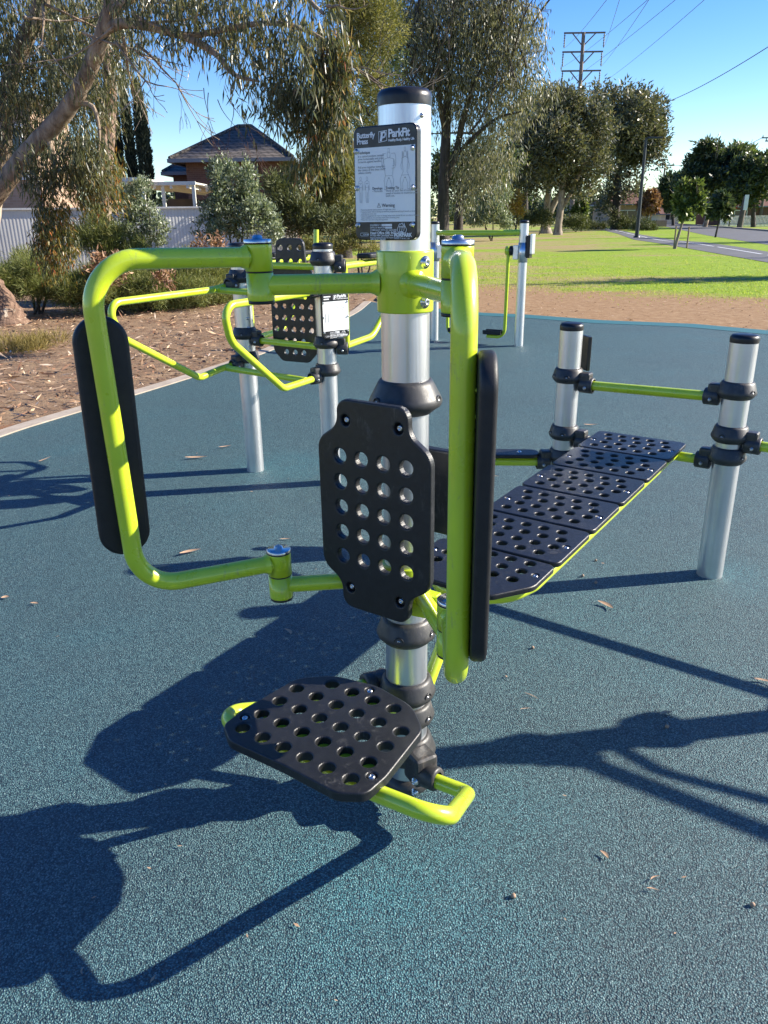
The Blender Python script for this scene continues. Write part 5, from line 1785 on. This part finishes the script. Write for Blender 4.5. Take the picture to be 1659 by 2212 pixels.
def street_tree(name, label, px, base_px, py, rx, ry, mat, n, trunk_w, L, Wd, extra=(), group=None, Y=None, stake=False, bark='dark_bark', shell=.35):
    q = G(base_px[0], base_px[1], -.03) if Y is None else YD(base_px[0], base_px[1], Y)
    q = Vector((q.x, q.y, -.03))
    Yt = q.y
    k = Yt / FPX
    bl_ = [blob(px, py, rx, ry, Yt, rx * k)] + [blob(px + dx * rx, py + dy * ry, rx * s, ry * s, Yt, rx * k * s) for dx, dy, s in extra]
    t = thing(name, q, label, 'tree', group)
    mb = MB()
    tw_ = trunk_w * k / 2
    limb(mb, [(q.x, q.y, -.1, tw_ * 1.2), L4(base_px[0] * .7 + px * .3, base_px[1] * .6 + (py + ry) * .4, Yt, tw_), L4(px, py + ry * .3, Yt, tw_ * .7), L4(px, py - ry * .3, Yt, tw_ * .3)], 8, 4)
    for _ in range(5):
        fork(mb, YD(px, py + ry * .5, Yt), (random.uniform(-1, 1), random.uniform(-1, 1), 1), ry * k * .9, tw_ * .45, 1, .5, .3, .006)
    mb.build('trunk', MAT[bark], t)
    leaf_object('crown', MAT[mat], t, *tufts(break_up(bl_, 7), n, 12, rx * k * .10, L, Wd, shell, .1))
    if stake:
        for px2, y0, y1 in stake:
            b0 = YD(px2, y0, Yt + .6)
            mb = MB(); mb.tube([(b0.x, b0.y, -.05), (b0.x, b0.y, YD(px2, y1, Yt + .6).z)], .045, 8)
            mb.build('stake', MAT['stake_wood'], t)
    return t


street_tree('young_tree', 'young staked tree with glossy green leaves standing beside the footpath', 1487, (1457, 538), 428, 30, 32, 'fresh_leaf', 330, 6, .30, .15, ((-.4, .5, .7), (.5, .3, .7), (.1, -.6, .6), (-.3, -.3, .6), (.1, .8, .5), (.8, -.1, .4)), stake=((1458, 515, 488), (1486, 515, 490)), bark='pale_bark', shell=.2)
street_tree('young_tree', 'smaller dark green young tree right of the staked one', 1558, (1545, 513), 446, 24, 24, 'dark_leaf', 230, 4, .42, .2, ((-.4, .3, .7), (.5, .3, .7), (0, -.6, .6)), stake=False, shell=.2)
street_tree('young_tree', 'slim young green tree behind the forked pale trunk', 1255, (1256, 497), 452, 17, 28, 'fresh_leaf', 200, 3, .5, .2, ((0, .5, .8), (0, -.6, .6)), Y=88)
street_tree('maple_tree', 'orange and red autumn maple right of the lamp post', 1404, (1392, 502), 436, 20, 22, 'autumn_leaf', 260, 4, .5, .26, ((-.3, .4, .8), (.4, .2, .7), (0, -.6, .6)), Y=92)
street_tree('street_tree', 'broad dark street tree across the road behind the staked tree', 1545, (1523, 486), 365, 62, 52, 'dark_leaf', 1300, 9, .62, .24, ((-.5, .35, .7), (.6, -.1, .7), (.3, -.5, .65), (-.3, .6, .6), (.9, .1, .5)), Y=105, bark='gum_bark')
street_tree('street_tree', 'yellowish lit street tree crown rising above the broad dark one', 1590, (1560, 486), 345, 44, 36, 'fresh_leaf', 600, 8, .62, .24, ((-.5, .1, .7), (.6, .2, .7)), Y=112)
street_tree('street_tree', 'dense dark street tree above the white picket fence', 1628, (1627, 492), 385, 58, 46, 'dark_leaf', 1300, 9, .55, .22, ((-.5, .3, .7), (.6, .1, .7), (.2, -.5, .65), (0, .5, .7)), Y=98)
street_tree('street_tree', 'dark street tree behind the orange maple', 1450, (1455, 480), 412, 34, 40, 'dark_leaf', 620, 6, .6, .24, ((-.5, .3, .7), (.6, .1, .7), (.2, .5, .65)), Y=120)

# distant wood closing the view
tl = []
for x in range(-500, 2300, 34):
    Yt = 175 + 25 * math.sin(x * .013)
    hgt = random.uniform(12, 34)
    if 1290 < x < 1440: hgt *= .45
    tl.append(blob(x, 462 - hgt * .4, 36, hgt, Yt, 3.5))
tag(leaf_object('distant_trees', MAT['dark_leaf'], None, *tufts(tl, 5200, 9, .9, 1.1, .5, .45, .2)), 'far dark band of trees along the horizon', 'trees', None, 'stuff')

# ---------------------------------------------------------- street furniture, houses across the road
lb_ = G(1375, 514, -.03)
lp = thing('lamp_post', lb_, 'slim black park lamp post with flat lantern arm beside the footpath', 'lamp post')
zl = YD(1394, 299, lb_.y).z
mb = MB(); mb.tube([(lb_.x, lb_.y, -.05), (lb_.x, lb_.y, zl)], .15, 14, r1=.085)
mb.lathe([(.24, 0), (.24, .10), (.17, .14)], lb_, UP, 14)
mb.build('pole', MAT['dark_metal'], lp)
mb = MB(); mb.box((lb_.x + .62, lb_.y, zl + .02), 1.0, .36, .13, None, .03); mb.box((lb_.x + .05, lb_.y, zl), .3, .12, .1)
mb.build('lantern', MAT['dark_metal'], lp)

h3_, e3 = hip_house('brick_house', 'low house with terracotta tiled roof and white windows across the street', 1312, 1422, 441, 412, 125, 11, MAT['tan_brick'], MAT['terracotta_tile'], over=.6, ridge=.25, wins=((.42, 1.35, 3.0, 1.7), (.80, 1.35, 1.8, 1.3)))
h4_, e4 = hip_house('brick_house', 'dark brick house with tiled roof behind the picket fence', 1560, 1700, 446, 415, 118, 11, MAT['red_brick'], MAT['terracotta_tile'], over=.5, wins=((.3, 1.3, 1.8, 1.3),))
h5_, _ = hip_house('brick_house', 'pale house partly hidden behind the orange maple', 1425, 1475, 462, 448, 135, 9, MAT['cream_trim'], MAT['terracotta_tile'], over=.4, wins=((.5, 1.2, 1.6, 1.1),))
# picket fence
pa_, pb_ = YD(1555, 488, 108), YD(1690, 490, 100)
pf = thing('picket_fence', Vector(((pa_.x + pb_.x) / 2, 104, 0)), 'white picket fence along the dark brick house across the street', 'fence')
d = Vector((pb_.x - pa_.x, pb_.y - pa_.y, 0)); L_ = d.length; d.normalize()
mb = MB(); s_ = Vector((-d.y, d.x, 0))
npk = int(L_ / .19)
for k in range(npk):
    q = Vector((pa_.x, pa_.y, 0)) + d * (k * .19)
    mb.box(q + UP * .62, .11, .03, 1.3, (d, s_, UP))
for zz in (.35, 1.0): mb.box(Vector((pa_.x, pa_.y, zz)) + d * L_ / 2 + s_ * .04, L_, .04, .09, (d, s_, UP))
mb.build('picket_panel', MAT['white_paint'], pf)
# low front wall across the street
mb = MB(); a = YD(1345, 480, 112); b = YD(1440, 480, 112)
wall_box(mb, a, b, 0, .8, .25)
tag(mb.build('garden_wall', MAT['tan_brick']), 'low brick garden wall in front of the terracotta roofed house', 'wall')

# utility poles
for (px, py0, ytop, Y, arms, lab) in ((1428, 440, 352, 150, ((357, 17), (363, 12)), 'timber utility pole with crossarms above the orange maple'), (1647, 480, 292, 118, ((298, 22), (305, 14)), 'timber utility pole with wide crossarm above the picket fence')):
    q = YD(px, 440, Y)
    t = thing('utility_pole', Vector((q.x, Y, -.05)), lab, 'pole', 'timber utility poles')
    zt_ = YD(px, ytop, Y).z
    mb = MB(); mb.tube([(q.x, Y, -.1), (q.x, Y, zt_)], .22, 10, r1=.15); mb.build('pole', MAT['pole_wood'], t)
    for (ya, hw) in arms:
        z_ = YD(px, ya, Y).z; w_ = hw / FPX * Y
        mb = MB(); mb.box((q.x, Y - .2, z_), 2 * w_, .14, .16)
        ar = mb.build('crossarm', MAT['pole_wood'], t)
        for k in (-.9, -.4, .4, .9):
            mb = MB(); mb.lathe([(.07, 0), (.09, .1), (.05, .2), (.07, .26), (0, .3)], (q.x + k * w_, Y - .2, z_ + .08), UP, 8)
            mb.build('insulator', MAT['insulator'], ar)
# leaning street light stub
q = G(1597, 493, -.03)
t = thing('street_pole', q, 'leaning grey timber stobie pole in front of the picket fence', 'pole')
mb = MB(); e_ = YD(1611, 425, q.y)
mb.tube([(q.x, q.y, -.1), (e_.x, q.y, e_.z)], .34, 8, r1=.28); mb.build('pole', MAT['pole_wood'], t)
mb = MB(); mb.box((e_.x, q.y - .3, e_.z - .6), .45, .1, 1.6); mb.build('white_marker', MAT['white_paint'], t)
q = G(1650, 490, -.03); q = YD(1578, 470, 100)
t = thing('real_estate_sign', Vector((q.x, 100, -.05)), 'red and white roadside board left of the leaning pole', 'sign')
mb = MB(); mb.box((q.x, 100, 2.9), 1.3, .08, 1.6); mb.build('board', MAT['white_paint'], t)
simple('sign_red', (0.45, 0.04, 0.05), .5)
mb = MB(); mb.box((q.x, 99.945, 2.35), 1.3, .02, .5); mb.build('red_band', MAT['sign_red'], t)
mb = MB(); mb.box((q.x, 100.1, 1.1), .1, .1, 2.2); mb.build('sign_post', MAT['pole_wood'], t)

# transmission pole
YP = 150.0
q = YD(1252, 200, YP)
py_ = thing('transmission_tower', Vector((q.x, YP, -.05)), 'tall brown steel transmission pole with three crossarms above the trees', 'pylon')
zt_ = YD(1253, 70, YP).z
mb = MB(); mb.tube([(q.x, YP, -.1), (q.x, YP, zt_)], .42, 12, r1=.30); mb.build('pole', MAT['pole_brown'], py_)
ends = []
for (ya, hl, hr, ym) in ((71, 36, 40, 96), (112, 37, 38, 140), (153, 36, 37, 178)):
    z_ = YD(1253, ya, YP).z; k = YP / FPX * 1.02
    xl, xr = q.x - hl * k, q.x + hr * k
    mb = MB()
    mb.box(((xl + xr) / 2, YP, z_), xr - xl, .22, .24)
    for sg, xe in ((-1, xl), (1, xr)):
        mb.tube([(q.x, YP, z_ - 2.0), (q.x + (xe - q.x) * .55, YP, z_ - .1)], .10, 6)
    ar = mb.build('crossarm', MAT['pole_brown'], py_)
    for xe in (xl + .15, xr - .15):
        mb = MB()
        mb.lathe([(.05, 0)] + [(.17 if i % 2 else .07, -.1 - .19 * i) for i in range(10)] + [(.05, -2.1)], (xe, YP, z_ - .1), UP, 8)
        mb.build('insulator', MAT['insulator'], ar)
        ends.append(Vector((xe, YP, z_ - 2.25)))


def cable(a, b, sag, r, label):
    mb = MB()
    pts = []
    for i in range(25):
        t_ = i / 24
        p = Vector(a).lerp(Vector(b), t_); p.z -= sag * 4 * t_ * (1 - t_)
        pts.append(p)
    mb.tube(pts, r, 6)
    tag(mb.build('power_line', MAT['wire']), label, 'power line', 'overhead power lines')


ex = [(1308, -10), (1338, -10), (1395, -10), (1400, -10), (1455, -10), (1518, -10)]
labs = ['power line from the top left insulator of the transmission pole', 'power line from the top right insulator of the transmission pole', 'power line from the middle left insulator of the transmission pole', 'power line from the middle right insulator of the transmission pole', 'power line from the lowest left insulator of the transmission pole', 'power line from the lowest right insulator of the transmission pole']
order = [0, 1, 2, 3, 4, 5]
for i in order:
    b = YD(ex[i][0], ex[i][1], 62)
    a = ends[i]
    cable(a, Vector(a) + (b - Vector(a)) * 1.35, .5, .021, labs[i])
cable(YD(1418, 228, 95), YD(1720, 62, 45), .4, .03, 'thin service wire rising alone past the dark round tree')
cable(YD(1428, 356, 150), YD(1380, 330, 200), .3, .04, 'low wire running left from the distant utility pole')
cable(YD(1435, 357, 150), YD(1647, 297, 118), 1.2, .04, 'wire strung between the two timber utility poles')
cable(YD(1662, 298, 118), YD(1800, 240, 80), .8, .04, 'wire leaving the pole with wide crossarm away from the park')

# trees out of view on the right whose shadows fall across the lawn
for (x, y, hh, rr, lab) in ((23.5, 23.2, 10.5, .9, 'slender tree casting a thin shadow on the near lawn'), (33, 33.5, 10, 1.0, 'second slender tree shading the middle of the lawn'), (40, 50, 14, 1.6, 'third taller tree beside the street end of the lawn')):
    t = thing('slender_tree', (x, y, -.05), lab, 'tree', 'trees shading the lawn')
    mb = MB(); mb.tube([(x, y, -.1), (x, y, hh * .9)], .18, 8, r1=.05); mb.build('trunk', MAT['dark_bark'], t)
    leaf_object('crown', MAT['dark_leaf'], t, *tufts([(x, y, hh * .62, rr, rr, hh * .36), (x, y, hh * .45, rr * .9, rr * .9, hh * .2)], 420, 12, .25, .3, .1, .2))

# ---------------------------------------------------------- loose stuff on the ground
def chips():
    N = 15000
    P = np.zeros((N, 3)); k = 0
    poly = kout
    pts = []
    while k < N:
        y = RNG.uniform(4, 19); x = RNG.uniform(-11, .3)
        # kerb x at this y
        xs = np.interp(y, [p[1] for p in poly], [p[0] for p in poly])
        if x > xs - .02: continue
        if RNG.random() > math.exp(-(y - 5) / 14): continue
        P[k] = (x, y, -.012 + RNG.random() * .035); k += 1
    D_ = RNG.normal(size=(N, 3)); D_[:, 2] *= .22
    side = np.tile([0., 0, 1], (N, 1)) + RNG.normal(size=(N, 3)) * .45
    big = RNG.random(N) ** 3
    return P, D_, .035 + .20 * big + .03 * RNG.random(N), .010 + .020 * RNG.random(N), side


def strip_litter():
    N = 2600
    u = RNG.uniform(-1, 16, N); k_ = 12.5 + RNG.random(N) ** 1.3 * 8
    e_ = np.array([.795, -.607]); n_ = np.array([.607, .795])
    b_ = np.array([1.1, 14.8]) - n_ * (np.array([1.1, 14.8]) @ n_)
    xy = b_ + u[:, None] * e_ + k_[:, None] * n_
    P = np.concatenate([xy, np.full((N, 1), -.012) + RNG.random((N, 1)) * .012], 1)
    D_ = RNG.normal(size=(N, 3)); D_[:, 2] *= .12
    return P, D_, .03 + .10 * RNG.random(N) ** 3, .010 + .014 * RNG.random(N), np.tile([0., 0, 1], (N, 1)) + RNG.normal(size=(N, 3)) * .3


tag(leaf_object('leaf_litter', MAT['bark_chip'], None, *strip_litter()), 'dry leaf litter scattered over the bare strip and lawn edge', 'litter', None, 'stuff')
cP, cD, cL, cW, cS = chips()
tag(leaf_object('bark_mulch', MAT['bark_chip'], None, cP, cD, cL, cW, cS), 'loose bark strips and dry leaves covering the garden bed', 'mulch', None, 'stuff')


def blades():
    N = 60000
    y = 13 + 24 * RNG.random(N) ** 1.4
    x = RNG.uniform(-.05, .62, N) * y + 0.2
    nn = x * .607 + y * .795
    keep = (nn > 17.4 + RNG.normal(size=N) * 1.0) & (RNG.random(N) < np.exp(-np.maximum(nn - 18.0, 0) / 8.0))
    x, y = x[keep], y[keep]
    # keep clear of the path
    gx = np.array([p.x for p in gl]); gy = np.array([p.y for p in gl])
    o = np.argsort(gy); lim = np.interp(y, gy[o], gx[o])
    keep = x < lim - .1
    x, y = x[keep], y[keep]
    N = len(x)
    P = np.stack([x, y, np.full(N, -.025)], 1)
    D_ = RNG.normal(size=(N, 3)) * .9; D_[:, 2] = .8
    return P, D_, RNG.uniform(.02, .05, N) * (1 + y / 60), .008 * (1 + y / 25)


gP, gD, gL, gW = blades()
tag(leaf_object('grass', MAT['grass_blade'], None, gP, gD, gL, gW), 'short green grass blades of the lawn', 'grass', None, 'stuff')


def ground_leaf(px, py, Lm, wm, rot, label, curl=.18, mat='litter_leaf', name='fallen_leaf', group='leaves fallen on the rubber'):
    q = G(px, py, .004)
    n = 7
    a = Vector((math.cos(rot), math.sin(rot), 0)); s_ = Vector((-a.y, a.x, 0))
    vs, fs = [], []
    for i in range(n + 1):
        t_ = i / n
        w_ = wm * .5 * math.sin(math.pi * min(t_ * .92 + .06, 1)) ** .8
        c = q + a * (t_ - .5) * Lm + s_ * (Lm * curl * (4 * t_ * (1 - t_))) + UP * (.004 + Lm * .10 * (2 * t_ - 1) ** 2)
        vs += [c + s_ * w_ + UP * w_ * .45, c + UP * 0, c - s_ * w_ + UP * w_ * .3]
    for i in range(n):
        for k in (0, 1):
            fs.append((i * 3 + k, i * 3 + k + 1, i * 3 + k + 4, i * 3 + k + 3))
    mb = MB(); mb.add(vs, fs, True)
    ob = mb.build(name, MAT[mat])
    tag(ob, label, 'leaf', group)
    return ob


for (px, py, L_, w_, ro, lab) in (
        (425, 992, .16, .028, .1, 'curled brown bark strip on the rubber left of the dip station post'),
        (487, 967, .10, .016, .5, 'thin tan leaf lying above the curled bark strip'),
        (97, 996, .13, .012, 1.2, 'pale thin leaf beside the tangled dip bar shadows'),
        (412, 1196, .11, .025, .5, 'brown leaf on the shadow inside the swung out press arm'),
        (345, 1229, .10, .016, .3, 'flat tan bark strip just above the lower bend of the swung out arm'),
        (617, 1167, .06, .008, .1, 'slim orange leaf above the shiny lower hinge cap'),
        (622, 1368, .055, .014, -1.0, 'silvery curled leaf in the shadow left of the post'),
        (1307, 1311, .085, .022, -1.0, 'broad tan leaf on the rubber right of the bench end'),
        (1650, 1477, .10, .012, -.4, 'long pale leaf beside the end of the rail shadow'),
        (1277, 920, .12, .018, 0, 'orange brown leaf under the upper rail of the bench'),
        (1272, 947, .07, .012, .3, 'small leaf by the top end of the bench'),
        (1063, 1031, .10, .014, -.4, 'reddish leaf between the press and the bench'),
        (1148, 1508, .06, .003, -.8, 'thin curved stem on the rubber right of the seat'),
        (1137, 1535, .045, .003, .1, 'short straight stem below the thin curved stem'),
        (12, 1293, .035, .02, .3, 'small brown leaf fragment on the sunny rubber'),
        (75, 1306, .04, .012, -.2, 'tan leaf fragment beside the small brown one'),
        (1440, 1545, .05, .016, .2, 'dry brown leaf on the edge of the thick post shadow'),
        (1305, 1850, .03, .010, -1.1, 'pale wood chip alone on the open rubber'),
        (1415, 1900, .03, .004, .4, 'little straw piece on the open rubber'),
        (1410, 1925, .03, .004, -.3, 'second straw piece below the little straw cluster'),
        (700, 1700, .02, .004, .8, 'tiny straw fleck in the shadow beside the seat'),
        (180, 2100, .02, .004, 1.8, 'tiny straw fleck in the dark seat shadow')):
    ground_leaf(px, py, L_, w_, ro, lab)
for i, (px, py, r_, lab) in enumerate(((1152, 1402, .011, 'brown gumnut on the rubber right of the near pad'), (1258, 1246, .012, 'brown gumnut just under the bench edge'), (1288, 1212, .010, 'gumnut in the sun beside the bench boards'), (1107, 1940, .011, 'pale gumnut alone on the open rubber'), (1443, 1572, .011, 'brown gumnut beside the shadow of the grab loop'), (1627, 1957, .010, 'pale pebble like gumnut farthest from the machines'), (1288, 1261, .012, 'gumnut in the shadow of the bench post'))):
    q = G(px, py, 0); r_ *= .62
    mb = MB(); mb.lathe([(0, 0), (r_ * .6, .001), (r_, r_ * .7), (r_ * .95, r_ * 1.2), (r_ * .5, r_ * 1.75), (r_ * .2, r_ * 1.9), (0, r_ * 1.8)], q, (random.uniform(-.6, .6), random.uniform(-.6, .6), 1), 12)
    tag(mb.build('gumnut', MAT['gumnut']), lab, 'gumnut', 'gumnuts dropped on the rubber')
fleck_lab = 'tiny pale fleck of dry litter on the teal rubber'
base_f = None
for i in range(48):
    px = random.uniform(0, 1659); py = random.uniform(860, 2180) if random.random() < .55 else random.uniform(720, 1100)
    q = G(px, py, .006)
    if base_f is None:
        mb = MB(); mb.add([(-.011, 0, 0), (0, -.004, .002), (.012, .001, .003), (0, .0045, .001)], [(0, 1, 2, 3)], False)
        base_f = mb.build('litter_fleck', MAT['litter_leaf']); o = base_f
        tag(o, fleck_lab, 'litter', 'tiny flecks of litter on the rubber')
    else:
        o = base_f.copy(); COL.objects.link(o)
    xs = np.interp(q.y, [p[1] for p in kin], [p[0] for p in kin])
    if q.x < xs: q.x = xs + random.uniform(.1, 2)
    o.location = q; o.rotation_euler = (0, 0, random.uniform(0, 6.28)); s_ = random.uniform(.4, 1.0); o.scale = (s_, s_, s_)
